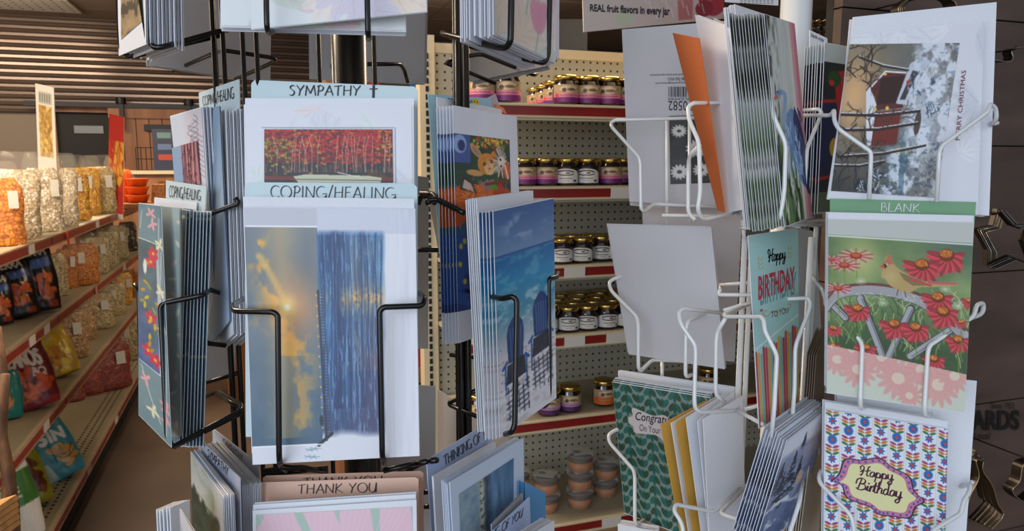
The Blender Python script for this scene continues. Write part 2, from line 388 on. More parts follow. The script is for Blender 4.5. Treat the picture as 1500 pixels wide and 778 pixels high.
def type_text(c, txt, q, m=None, shear=0, bold=0, name='lettering', off=0.0005, flip=False):
    vs, fs = text_geo(txt, shear, bold); P = [on_card(c, *p, off) for p in q]; mb = MB()
    V = []
    for x, y in vs:
        if flip: x = 1 - x; y = 1 - y
        V.append((P[3] * (1 - x) + P[2] * x) * (1 - y) + (P[0] * (1 - x) + P[1] * x) * y)
    mb.add(V, fs); return child_mb(c, mb, name, m or M_INK)
def world_text(txt, o3, ux, uy, m, parent, name='lettering', shear=0, bold=0):   # o3 bottom-left, ux/uy full extents
    vs, fs = text_geo(txt, shear, bold); mb = MB(); mb.add([o3 + ux * float(x) + uy * float(y) for x, y in vs], fs)
    return mb.build(name, m, parent)

# ------------------------------------------------------------------ the shop (room axes RU along the back wall, RV into the shop)
VB = 9.2; CEIL = 3.05
M_FLOOR = mat('brown_concrete_floor', rgb(84, 70, 60), 0.45, bump=0.2, scale=3.0, vary=0.28)
M_CEIL = mat('ceiling_tile_mineral', rgb(150, 135, 120), 0.9, bump=0.3, scale=120, vary=0.08)
M_CORR = mat('corrugated_grey_steel', rgb(116, 100, 90), 0.22, metal=0.45, vary=0.12, scale=2.0)
M_WALL = mat('taupe_painted_wall', rgb(134, 120, 106), 0.8, bump=0.1, scale=60)
M_PINE = mat('knotty_pine_boards', rgb(150, 98, 58), 0.5, bump=0.2, scale=7, vary=0.4, stretch=(1, 1, .12))
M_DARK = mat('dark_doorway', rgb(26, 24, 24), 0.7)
M_BLKM = mat('black_metal', rgb(14, 14, 16), 0.4, metal=0.3)
M_CREAM = mat('cream_enamelled_steel', rgb(214, 198, 164), 0.4, spec=0.4)
M_RED = mat('dark_red_price_rail', rgb(146, 38, 32), 0.3, vary=0.15, scale=14, stretch=(1, 1, .2))
M_RIM = mat('scuffed_clear_rail_edge', rgb(170, 140, 116), 0.3, vary=0.2, scale=20)
M_TAG = mat('price_label_paper', rgb(224, 220, 208), 0.5)
mb = MB(); mb.rbox(-5, 7, -4, VB + .2, -.05, 0); fl = mb.build('floor', M_FLOOR); fl['kind'] = 'structure'
mb = MB(); mb.tube([room(-.35, 1.9, .0005), room(-.2, 2.35, .0005), room(.05, 2.42, .0005), room(.1, 2.9, .0005)], .0015, 5, 0); mb.build('floor_crack', M_DARK, fl)
mb = MB(); mb.rbox(-5, 7, -1.0, VB + .2, CEIL + .02, CEIL + .08); ce = mb.build('ceiling', M_WALL); ce['kind'] = 'structure'
mb = MB(); mb.rbox(-.6, .6, -.3, .3, -.02, 0); tile_me = mesh('ceiling_tile', [v - Vector((0, 0, 0)) for v in mb.v], mb.f, M_CEIL)
for i in range(-4, 5):
    for j in range(0, 14):
        o = link('ceiling_tile', tile_me); o.location = room(i * 1.22, .9 + j * .62, CEIL + .015 + random.uniform(-.002, .002)); o.parent = ce
mb = MB()
for i in range(-4, 6): mb.rbox(i * 1.22 - .62, i * 1.22 - .60, -.8, VB, CEIL - .008, CEIL + .01)
mb.build('ceiling_grid', M_WALL, ce)
mb = MB(); mb.rbox(-5, 7, VB, VB + .15, 0, CEIL + .1); wb = mb.build('wall_back', M_WALL); wb['kind'] = 'structure'
mb = MB(); vs = []; nz = 0
for k in range(0, 14):                       # horizontal corrugations
    z = 2.02 + k * .075
    prof = [(VB - .002, z)] + [(VB - .002 - .034 * math.sin(PI * t / 8), z + .012 + .05 * t / 8) for t in range(0, 9)]
    for (a, b) in zip(prof, prof[1:] + [(VB - .002, z + .075)]):
        mb.add([room(-5, a[0], a[1]), room(7, a[0], a[1]), room(7, b[0], b[1]), room(-5, b[0], b[1])], [(0, 1, 2, 3)])
mb.build('corrugated_cladding', M_CORR, wb, True)
mb = MB(); mb.rbox(-5.1, -5, -4, VB + .2, 0, CEIL + .1); o = mb.build('wall_left', M_WALL); o['kind'] = 'structure'
mb = MB(); mb.rbox(7, 7.1, -4, VB + .2, 0, CEIL + .1); o = mb.build('wall_right', M_WALL); o['kind'] = 'structure'
# ceiling vent
def uvpt(px, py, z):                          # ray meets height z
    r = ray(px, py); return CAM + r * ((z - CAM.z) / r.z)
def to_uv(P): return P.dot(RU), P.dot(RV)
P = uvpt(45, 8, CEIL); u0, v0 = to_uv(P)
cvn = empty('ceiling_vent', room(u0, v0, CEIL - .02)); tag(cvn, 'white perforated ceiling vent panel at the top left corner of the ceiling', 'vent')
M_VENT = mat('white_vent_enamel', rgb(225, 222, 215), 0.5)
mb = MB(); mb.rbox(u0 - .5, u0 + .42, v0 - .55, v0 + .12, CEIL - .03, CEIL - .008); mb.build('vent_panel', M_VENT, cvn)
mb = MB()
for i in range(10):
    for j in range(6): mb.lathe(room(u0 - .44 + i * .09, v0 - .48 + j * .1, CEIL - .0315), [(.012, 0), (.012, .002)], 8)
mb.build('vent_holes', M_DARK, cvn)['kind'] = 'stuff'
# back wall: barn door, doorway, black rail
def wallpt(px, py, v=VB): return on_plane(px, py, room(0, v), RV)
def wrect(px0, py0, px1, py1, v):             # extents on the plane RV=v
    a = wallpt(px0, py0, v); b = wallpt(px1, py1, v); return a.dot(RU), b.dot(RU), b.z, a.z
u0, u1, z0, z1 = wrect(82, 164, 290, 300, VB - .06)
d1 = empty('door_1', room((u0 + u1) / 2, VB - .05, 0)); d1['kind'] = 'structure'
mb = MB(); mb.rbox(u0 - .08, u0, VB - .1, VB - .03, 0, z1); mb.rbox(u0 - .08, u1, VB - .1, VB - .03, z1, z1 + .09); mb.build('door_frame', M_PINE, d1)
ua, ub, _, _ = wrect(88, 164, 158, 300, VB - .05)
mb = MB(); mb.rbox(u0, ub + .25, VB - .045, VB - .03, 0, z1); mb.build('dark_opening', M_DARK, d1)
mb = MB(); mb.rbox(ua + .12, ua + .4, VB - .06, VB - .045, z1 - .22, z1 - .14); mb.build('door_closer', mat('dull_steel', rgb(110, 112, 112), .4, metal=.6), d1)
ua, ub, za, zb = wrect(158, 156, 300, 300, VB - .16)
d2 = empty('door_2', room((ua + ub) / 2, VB - .14, 0)); d2['kind'] = 'structure'
n = 7
for k in range(n):
    a = ua + (ub - ua) * k / n; mb = MB(); mb.rbox(a + .004, a + (ub - ua) / n - .004, VB - .16, VB - .12, .02, zb - random.uniform(0, .004)); mb.build('plank', M_PINE, d2)
mb = MB(); mb.rbox(ua, ub, VB - .185, VB - .16, zb - .12, zb); mb.build('door_rail_board', M_PINE, d2)
mb = MB(); mb.rbox(ua + .34, ua + .72, VB - .20, VB - .163, 1.86, 1.93); mb.build('door_pull', M_BLKM, d2)
ra, rb, _, rz = wrect(34, 150, 300, 150, VB - .2); rz += 0.0
rl = empty('sliding_door_rail', room((ra + rb) / 2, VB - .2, rz)); tag(rl, 'long black sliding barn door rail on the corrugated back wall', 'door rail')
mb = MB(); mb.rbox(ra, rb, VB - .21, VB - .195, rz - .03, rz + .02); mb.build('rail_bar', M_BLKM, rl)
for px in (177, 276):
    u = wallpt(px, 150, VB - .22).dot(RU); mb = MB(); mb.rbox(u - .022, u + .022, VB - .24, VB - .215, rz - .26, rz + .07); mb.lathe(room(u, VB - .22, rz + .04), [(.05, -.03), (.05, .03)], 12); mb.build('hanger', M_BLKM, rl)

# ------------------------------------------------------------------ left gondola shelving along the aisle
LP = pt(100, 732, 3.0); UL = LP.dot(RU)
def left_pt(px, py): return on_plane(px, py, LP, RU)
ZL = [left_pt(100, y).z for y in (337, 448, 573, 732)]
for pys, zz in zip(((300,), (370,), (450,), (545,)), ZL): print('LEFT', zz, left_pt(200, pys[0]).z)
VL0 = 0.9; VL1 = line_px(room(UL, 0, ZL[0]), RV, 204).dot(RV)
gl = empty('gondola_shelving', room(UL - .3, 4, 0)); tag(gl, 'long cream gondola shelving unit with dark red price rails along the left aisle', 'shelving')
M_SHELF = mat('cream_shelf_deck', rgb(176, 166, 140), 0.5, vary=.08, scale=8)
def perf_mat():
    m = mat('perforated_cream_deck', rgb(180, 168, 142), 0.5); nt = m.node_tree; N = nt.nodes; L = nt.links; b = N['Principled BSDF']
    return m
DEP = [.40, .45, .5, .72]
for i, z in enumerate(ZL):
    mb = MB(); mb.rbox(UL - DEP[i], UL - .012, VL0, VL1, z - .012, z); mb.rbox(UL - .014, UL, VL0, VL1, z - .04, z + .003); sh = mb.build('shelf', M_SHELF, gl)
    for s0 in np.arange(VL0, VL1, 1.22):
        mb = MB(); mb.rbox(UL, UL + .006, s0 + .004, s0 + 1.212, z - .033, z - .004); mb.build('price_rail', M_RED, sh)
    mb = MB(); mb.rbox(UL, UL + .009, VL0, VL1, z - .004, z + .002); mb.rbox(UL, UL + .009, VL0, VL1, z - .038, z - .033); mb.build('rail_edge', M_RIM, sh)
    if i == 3:
        mb = MB()
        for r in range(3):
            for v in np.arange(1.9, 5.6, .035): mb.rbox(UL - .05 - r * .03, UL - .04 - r * .03, v, v + .014, z, z + .0008)
        mb.build('perforations', M_DARK, sh)['kind'] = 'stuff'
for (px, py, i) in ((43, 489, 1), (168, 612, 3), (128, 672, 3), (128, 700, 3), (64, 594, 2), (65, 470, 1), (42, 357, 0), (140, 320, 0), (180, 395, 1)):
    z = ZL[i]; v = line_px(room(UL, 0, z), RV, px).dot(RV); mb = MB(); mb.rbox(UL + .006, UL + .0095, v - .035, v + .035, z - .036, z - .002)
    o = mb.build('price_tag', M_TAG, [c for c in gl.children if c.name.startswith('shelf')][i])
mb = MB(); mb.rbox(UL - .80, UL - .76, VL0, VL1, 0, ZL[0] + .02); mb.build('back_panel', M_SHELF, gl)
mb = MB(); mb.rbox(UL - .72, UL - .02, VL0, VL1, 0, ZL[3] - .03); mb.build('base_kickplate', M_DARK, gl)

# ------------------------------------------------------------------ back gondola with jars
BP = pt(870, 765, 2.35); VBk = BP.dot(RV)
def back_pt(px, py, v=None): return on_plane(px, py, room(0, VBk if v is None else v), RV)
ZB = [back_pt(870, y).z for y in (155, 273, 387, 487, 605, 758)]
print('BACK Z', ZB)
for a, b, c_, d_ in ((760, 154, 922, 160), (760, 268, 900, 276), (760, 625, 900, 598), (810, 775, 925, 755)): print('BACK', back_pt(a, b).z, back_pt(c_, d_).z)
UB0 = back_pt(640, 500, VBk + .34).dot(RU); UB1 = back_pt(1300, 300).dot(RU) + .15
DB = .34
gb = empty('gondola_shelving', room((UB0 + UB1) / 2, VBk + .2, 0)); tag(gb, 'cream pegboard gondola shelving unit stocked with jars behind the card racks', 'shelving')
def peg_mat(name, col):
    m = bpy.data.materials.new(name); m.use_nodes = True; nt = m.node_tree; N = nt.nodes; L = nt.links; b = N['Principled BSDF']; b.inputs['Roughness'].default_value = .5
    tc = N.new('ShaderNodeTexCoord'); mp = N.new('ShaderNodeMapping'); mp.inputs['Rotation'].default_value = (0, 0, -TH); L.new(tc.outputs['Object'], mp.inputs[0])
    sc = N.new('ShaderNodeVectorMath'); sc.operation = 'MULTIPLY'; sc.inputs[1].default_value = (1 / .0254, 0, 1 / .0254); L.new(mp.outputs[0], sc.inputs[0])
    fr = N.new('ShaderNodeVectorMath'); fr.operation = 'FRACTION'; L.new(sc.outputs[0], fr.inputs[0])
    ds = N.new('ShaderNodeVectorMath'); ds.operation = 'DISTANCE'; ds.inputs[1].default_value = (.5, 0, .5); L.new(fr.outputs[0], ds.inputs[0])
    cr = N.new('ShaderNodeMath'); cr.operation = 'LESS_THAN'; cr.inputs[1].default_value = .15; L.new(ds.outputs['Value'], cr.inputs[0])
    mx = N.new('ShaderNodeMix'); mx.data_type = 'RGBA'; L.new(cr.outputs[0], mx.inputs[0]); mx.inputs[6].default_value = (*col, 1); mx.inputs[7].default_value = (*rgb(30, 28, 26), 1)
    L.new(mx.outputs[2], b.inputs['Base Color']); return m
zt = back_pt(870, 76, VBk + DB).z
mb = MB(); mb.rbox(UB0, UB1, VBk + DB, VBk + DB + .02, .15, zt - .025); mb.build('pegboard', peg_mat('cream_pegboard', rgb(182, 177, 156)), gb, at=room(UB0, VBk + DB, 0))
mb = MB(); mb.rbox(UB0, UB1, VBk + DB - .012, VBk + DB + .03, zt - .03, zt); mb.build('top_cap', M_CREAM, gb)
mb = MB(); mb.rbox(UB0 - .05, UB0 - .002, VBk + DB - .03, VBk + DB + .03, 0, zt + .02); up = mb.build('slotted_upright', M_CREAM, gb)
mb = MB()
for k in range(70):
    z = .2 + k * .025
    if z < zt - .03: mb.rbox(UB0 - .032, UB0 - .022, VBk + DB - .0325, VBk + DB - .029, z, z + .017)
mb.build('slots', M_DARK, up)['kind'] = 'stuff'
mb = MB(); mb.rbox(UB0 - .30, UB0 - .29, VBk + DB + .05, VBk + DB + .7, 0, 1.2); 
bsh = []
for i, z in enumerate(ZB):
    de = DB + (.12 if i == 5 else 0); mb = MB(); mb.rbox(UB0, UB1, VBk + .004, VBk + DB, z - .012, z); mb.rbox(UB0, UB1, VBk - .002, VBk + .006, z - .045, z + .002)
    sh = mb.build('shelf', M_SHELF if i else M_CREAM, gb); bsh.append(sh)
    for k in range(2):
        a = UB0 + k * 1.22; mb = MB(); mb.rbox(a + .004, min(a + 1.214, UB1), VBk - .008, VBk - .002, z - .032, z - .006); mb.build('price_rail', M_RED, sh)
    mb = MB(); mb.rbox(UB0, UB1, VBk - .012, VBk - .002, z - .006, z - .001); mb.rbox(UB0, UB1, VBk - .012, VBk - .002, z - .038, z - .032); mb.build('rail_edge', M_CREAM, sh)
for (px, i) in ((910, 1), (842, 2), (842, 3), (903, 3), (896, 5), (1010, 2), (1060, 3)):
    P = line_px(room(0, VBk - .01, ZB[i]), RU, px); u = P.dot(RU); mb = MB(); mb.rbox(u - .033, u + .033, VBk - .0125, VBk - .008, ZB[i] - .036, ZB[i] - .004); o = mb.build('price_tag', M_TAG, bsh[i])
    mb = MB(); mb.rbox(u - .018, u + .018, VBk - .0132, VBk - .0125, ZB[i] - .026, ZB[i] - .0235); mb.rbox(u - .01, u + .01, VBk - .0132, VBk - .0125, ZB[i] - .018, ZB[i] - .016); mb.v = mb.v
# jars
M_LID = mat('gold_jar_lid', rgb(212, 178, 96), 0.22, metal=0.95)
M_JAM = mat('dark_jam_in_glass', rgb(30, 12, 16), 0.06, spec=0.8, coat=1.0)
def jar_label(kind):
    cv = Cv(48, 36, (0, 0, 48, 36))
    if kind in ('pink', 'lilac', 'orange'):
        cv.a[:] = (176, 150, 112); cv.disc(24, 9, 13, 7, (214, 190, 150)); cv.disc(17, 11, 3, 4, (90, 60, 46)); cv.disc(27, 10, 6, 3, (120, 92, 70)); cv.line([(33, 12), (39, 6)], 1.2, (70, 50, 40))
        c1, c2 = {'pink': ((226, 132, 158), (120, 34, 112)), 'lilac': ((190, 150, 190), (86, 40, 92)), 'orange': ((222, 130, 62), (206, 104, 40))}[kind]
        cv.poly([(0, 17), (48, 17), (48, 25), (0, 25)], c1); cv.poly([(0, 25), (48, 25), (48, 36), (0, 36)], c2)
        for k in range(9): cv.line([(12 + k * 3, 20 + (k % 2)), (13.6 + k * 3, 22)], 1.1, (110, 30, 60))
        cv.disc(7, 21, 3.4, 3.4, (214, 70, 90))
    else:
        cv.a[:] = (30, 16, 20); cv.disc(24, 15, 21, 12, (226, 224, 218)); cv.poly([(3, 15), (45, 15), (45, 34), (3, 34)], (226, 224, 218))
        cv.line([(13, 10), (20, 7.5), (28, 7.5), (35, 10)], 2.4, (60, 28, 30)); cv.line([(13, 15), (19, 17), (29, 17), (35, 15)], 2, (70, 34, 34)); cv.disc(27, 12.5, 3, 1.6, (50, 60, 50))
        cv.line([(15, 24), (33, 24)], 1.6, (96, 84, 80)); cv.line([(20, 29), (29, 29)], 1.4, (150, 140, 130)); cv.disc(38, 29, 3, 2.4, {'white': (70, 70, 80), 'cherry': (170, 50, 40)}[kind])
    return cv
def make_jar(kind, r=.0365, h=.083):
    root = empty('jam_jar', (0, 0, 0))
    g = MB(); g.lathe((0, 0, 0), [(r * .84, 0), (r * .97, .003), (r, .008), (r, h * .62), (r * .96, h * .72), (r * .86, h * .80), (r * .84, h * .86)], 22); g.build('glass_body', M_JAM, root, True)
    l = MB(); l.lathe((0, 0, 0), [(r * .93, h * .84), (r * .95, h * .845), (r * .95, h * .96), (r * .91, h * .985), (r * .80, h), (r * .3, h * .995)], 22); l.build('lid', M_LID, root, True)
    R = r + .0004
    cv = jar_label(kind)
    def fn(U, V):
        a = -PI / 2 + (U - .5) * 2.7 * (1 if 1 else 0); return np.stack([R * np.cos(a), R * np.sin(a), .008 + (1 - V) * h * .58], -1)
    me = grid_me('label', fn, cv, M_PRINT); o = bpy.data.objects.new('label', me); C.objects.link(o); o.parent = root
    return root
jar_proto = {}
KINDLAB = {'pink': 'jam jar with pink purple label', 'white': 'jam jar with white label', 'lilac': 'plum jam jar with lilac label', 'orange': 'jam jar with orange label', 'cherry': 'jam jar with red fruit label'}
ROWN = ['top', 'second', 'third', 'fourth', 'fifth', 'lowest']
def put_jar(px, i, inset, kind, label, sc=1.0, group=None, dz=0.0):
    P = line_px(room(0, VBk + inset, ZB[i]), RU, px); rz = math.atan2(P.x, P.y) * -1.0 + random.uniform(-.25, .25) + .1
    P.z += .0005 + dz
    if kind not in jar_proto: jar_proto[kind] = make_jar(kind); o = jar_proto[kind]; o.location = P; o.rotation_euler = (0, 0, rz)
    else: o = copy_tree(jar_proto[kind], P, rz)
    o.scale = (sc, sc, sc); tag(o, label, 'jar', group)
g = 'jam jars on the pegboard shelving'
R0 = [(742, .05, 'pink', 1.12), (705, .05, 'pink', 1.1), (828, .045, 'pink', 1.06), (861, .045, 'pink', 1.06), (891, .045, 'pink', 1.06), (922, .045, 'pink', 1.04), (812, .13, 'pink', .98), (799, .2, 'pink', .92), (786, .27, 'pink', .88), (952, .045, 'pink', 1), (1215, .05, 'white', 1)]
for j, (px, ins, kd, sc) in enumerate(R0):
    put_jar(px, 0, ins, kd, KINDLAB[kd] + ' on the top shelf, ' + ['right of the black rack post', 'under the black rack wires', 'leftmost of the front trio', 'middle of the front trio', 'rightmost of the front trio', 'half hidden by the envelope', 'just behind the trio', 'small, second in the back row', 'small, farthest in the back row', 'hidden behind envelope', 'far right'][j], sc, g)
R1 = [(768, .05, 'pink'), (799, .05, 'pink'), (830, .045, 'white'), (860, .045, 'white'), (893, .05, 'pink'), (878, .13, 'pink'), (911, .12, 'pink'), (945, .05, 'pink'), (1213, .05, 'pink'), (735, .05, 'pink')]
for j, (px, ins, kd) in enumerate(R1):
    put_jar(px, 1, ins, kd, KINDLAB[kd] + ', second shelf, ' + ['beside the fox card', 'left of the white labelled pair', 'left one of the white labelled pair', 'right one of the white labelled pair', 'right of the white labelled pair', 'peeping between two front jars', 'next to the shelf tag', 'behind the envelope', 'far right behind the white rack', 'behind the fox card'][j], 1.0, g)
R2 = [(822, 'white'), (852, 'white'), (880, 'cherry'), (907, 'cherry'), (937, 'white'), (967, 'white'), (1060, 'white'), (1200, 'white')]
for j, (px, kd) in enumerate(R2): put_jar(px, 2, .045 if j != 2 else .07, kd, KINDLAB[kd] + ', third shelf, ' + ['left front by the beach card', 'second from the beach card', 'third from the beach card', 'fourth from the beach card', 'just behind the grey envelope', 'well behind the grey envelope', 'between the white rack wires', 'right behind the white rack'][j], .95, g)
for j, px in enumerate((815, 838, 868, 898, 925)): put_jar(px, 2, .14, 'white', 'gold lidded jar in the back row of the third shelf, ' + ORD[j + 1] + ' from the left', .95, 'back row lids on the third shelf')
R3 = [(800, 'white'), (832, 'white'), (860, 'white'), (888, 'white'), (915, 'cherry'), (943, 'white'), (1035, 'white'), (1202, 'white')]
for j, (px, kd) in enumerate(R3): put_jar(px, 3, .045, kd, KINDLAB[kd] + ', fourth shelf, ' + ['cut off by the beach card', 'first whole one right of the beach card', 'second whole one right of the beach card', 'third whole one right of the beach card', 'against the grey envelope edge', 'behind the grey envelope', 'between the white rack wires', 'right behind the white rack'][j], .95, g)
for r in range(1, 4):
    for k in range(6): put_jar(806 + k * 29 + r * 5, 3, .045 + .073 * r, 'white', 'gold lidded jar, fourth shelf, ' + ORD[r] + ' row behind the front, ' + ORD[k + 1] + ' from the left', .95, 'rear rows of jars on the fourth shelf')
for j, (px, ins, kd) in enumerate(((804, .04, 'lilac'), (834, .05, 'lilac'), (884, .07, 'orange'), (700, .06, 'orange'), (1037, .08, 'lilac'), (1205, .05, 'white'))):
    put_jar(px, 4, ins, kd, KINDLAB[kd] + ', fifth shelf, ' + ['under the corner of the beach card', 'right of the beach card', 'alone left of the green card', 'left of the beach card', 'behind the yellow envelopes', 'right behind the white rack'][j], 1.0, g)
# caramel tubs
M_TUB = mat('clear_plastic_tub', (0.9, 0.88, 0.84), 0.08, alpha=0.2, spec=.9)
M_CAR = mat('caramel_dip', rgb(196, 122, 64), 0.45, vary=.2, scale=30); M_CHO = mat('chocolate_layer', rgb(70, 42, 26), 0.45)
def make_tub():
    root = empty('dip_tub', (0, 0, 0)); r = .044
    m = MB(); m.lathe((0, 0, 0), [(r * .8, .001), (r * .93, .034)], 24); m.build('caramel_layer', M_CAR, root, True)
    m = MB(); m.lathe((0, 0, 0), [(r * .93, .0342), (r * .955, .041)], 24); m.build('chocolate_layer', M_CHO, root, True)
    m = MB(); m.lathe((0, 0, 0), [(r * .83, 0), (r * .99, .05), (r * 1.06, .052), (r * 1.06, .057), (r * .98, .060), (r * .6, .061)], 24); m.build('tub_shell', M_TUB, root, True)
    m = MB(); m.box((0, -.006, .0618), .062, .05, .0006); lb = m.build('label', M_TAG, root)
    m = MB()
    for k in range(8): m.box((-.022 + k * .0026, -.004, .0623), .0013 if k % 2 else .0008, .018, .0003)
    m.build('barcode', M_INK, lb); return root
tub = None
for (px, ins, n, nm) in ((800, .10, 2, 'left stack'), (849, .09, 3, 'tallest middle stack'), (886, .14, 2, 'right stack'), (757, .16, 2, 'stack by the blue cards')):
    for k in range(n):
        P = line_px(room(0, VBk + ins, ZB[5]), RU, px); P.z += .0005 + k * .0625
        if tub is None: tub = make_tub(); o = tub; o.location = P
        else: o = copy_tree(tub, P)
        o.rotation_euler = (0, 0, random.uniform(-.4, .5)); tag(o, 'clear tub of layered caramel dip, ' + ['bottom', 'second', 'top'][k] + ' of the ' + nm + ', lowest shelf', 'tub', 'caramel tubs')
# ------------------------------------------------------------------ bags on the left shelving
M_FILM = mat('clear_bag_film', (0.86, 0.80, 0.68), 0.14, alpha=0.07, spec=0.9, bump=.6, scale=45)
def pillow(W, H, D, seed, crush=.0, tall=1.0):
    r = np.random.RandomState(seed); nz = fbm(64, 64, 14, 18, seed, 3) - .5
    def fn(side, scale=1.0, lump=None):
        def f(U, V):
            x = (U - .5) * W; z = H * (1 - V)
            prof = np.clip(1 - np.abs(2 * U - 1) ** 2.6, 0, 1) ** .55 * np.clip(1 - V, 0, 1) ** .0
            vert = np.clip(np.minimum((1 - V) * 6, 1) * 1, 0, 1) ** .5; topv = np.clip(V * 2.2, 0, 1) ** .6
            iy = (V * 63).astype(int); ix = (U * 63).astype(int)
            dpt = D / 2 * prof * (.25 + .75 * topv) * (.55 + .45 * vert) * (1 + .35 * nz[iy, ix])
            wv = 1 - .22 * np.clip(1 - V * 5, 0, 1) ** 2 - .10 * np.clip(V * 8 - 7, 0, 1) ** 2 + .05 * np.sin(V * 9 + seed) + .03 * (nz[iy, ix]) * 4
            y = -side * dpt * scale
            if lump is not None: y = y - side * lump * np.clip(prof * 3, 0, 1)
            return np.stack([x * wv * (1 + .012 * (scale - 1)), y + 0 * x, z], -1)
        return f
    return fn
def kernels(n, w_, h_, seed, cols, back=(90, 70, 50)):
    r = np.random.RandomState(seed); P = r.rand(n, 2) * [w_, h_]; Y, X = np.mgrid[0:h_, 0:w_]
    d = np.hypot(X[..., None] - P[:, 0], Y[..., None] - P[:, 1]); i = d.argmin(-1); m = d.min(-1); s_ = np.sort(d, -1); e = np.clip((s_[..., 1] - s_[..., 0]) / 1.1, 0, 1)
    cv = Cv(w_, h_); cc = np.array(cols, float)[r.randint(0, len(cols), n)] * (1 + .12 * (r.rand(n, 1) - .5))
    cv.a = cc[i] * e[..., None] + np.array(back, float) * (1 - e[..., None]); return cv, e * (.6 + .4 * r.rand(n)[i])
POP = {
 'popcorn': ('white popcorn', [(236, 226, 204), (226, 212, 182), (244, 238, 224), (214, 196, 160)], (150, 128, 96), 190),
 'cheese': ('bright yellow cheese popcorn', [(250, 196, 56), (244, 180, 40), (252, 212, 90)], (160, 92, 14), 200),
 'caramel': ('orange caramel puffs', [(232, 146, 30), (214, 126, 20), (244, 166, 48)], (140, 66, 12), 260),
 'curls': ('orange cheese curls', [(246, 150, 40), (238, 136, 28), (250, 168, 60)], (170, 80, 14), 110),
 'pale': ('pale buttery popcorn', [(222, 204, 152), (208, 186, 130), (232, 218, 176)], (136, 112, 66), 230),
 'tan': ('tan cereal pieces', [(208, 168, 110), (190, 146, 88), (222, 186, 134)], (120, 84, 44), 190),
 'red': ('red spiced puffs', [(170, 44, 26), (150, 34, 22), (190, 60, 36)], (90, 18, 12), 280),
 'mixed': ('mixed dark and green snack mix', [(60, 60, 40), (120, 120, 50), (200, 180, 130), (40, 34, 30)], (30, 26, 22), 120)}
_bag = {}
def clear_bag_mesh(kind, W, H, D, v):
    k = (kind, v)
    if k in _bag: return _bag[k]
    w_, h_ = 46, 80; out = []
    _, cols, back, n = POP[kind]; cv, lump = kernels(int(n * 1.9), w_, h_, 31 + v * 7 + len(kind), cols, back)
    pf = pillow(.17, .24, .10, 5 + v)
    mes = []
    for side in (1, -1):
        mes.append(grid_me('snack_fill', pf(side, 1.0, lump * .005), cv, M_PRINT))
    # shell film
    shell = []
    for side in (1, -1):
        g_ = grid_me('film', pillow(.178, .30, .115, 5 + v)(side), Cv(12, 20), M_FILM); shell.append(g_)
    _bag[k] = (mes, shell); return _bag[k]
def foot(cx, yb, i):
    P = uvpt(cx, yb, ZL[i]); u, v = to_uv(P); lo, hi = UL - DEP[i] + .06, UL - .06
    if u < lo or u > hi:
        u2 = min(max(u, lo), hi); P = line_px(room(u2, 0, ZL[i]), RV, cx)
    P = Vector((P.x, P.y, ZL[i] + .001)); return P
def hgt(P, cx, yt):
    d = math.hypot(P.x, P.y); r = ray(cx, yt); k = P.y / r.y; return (CAM + r * k).z - P.z
def place_clear(cx, yb, yt, wpx, i, kind, label, v=0, yaw=None, group='clear bags of snacks on the left shelving', lean=0.0, lab=True):
    P = foot(cx, yb, i); W = wpx * proj(P)[2] / FPX * 1.2; H = max(.12, hgt(P, cx, yt))
    root = empty('snack_bag', P, 0); view = math.atan2(-P.x, P.y)
    root.rotation_euler = (lean, random.uniform(-.05, .05), view + (random.uniform(-.1, .35) if yaw is None else yaw)); root.scale = (W / .178, W / .178, H / .30)
    mes, shell = clear_bag_mesh(kind, W, H, .1, v)
    for m_ in mes: o = bpy.data.objects.new('snack_fill', m_); C.objects.link(o); o.parent = root
    for m_ in shell: o = bpy.data.objects.new('bag_film', m_); C.objects.link(o); o.parent = root
    if lab:
        mb = MB(); mb.box((.035 - v * .05, -.058, .165), .036, .002, .062); mb.box((.035 - v * .05, -.0592, .15), .026, .001, .014)
        me = mesh('label', mb.v, mb.f, M_TAG); o = bpy.data.objects.new('label', me); C.objects.link(o); o.parent = root
    tag(root, label, 'snack bag', group); return root
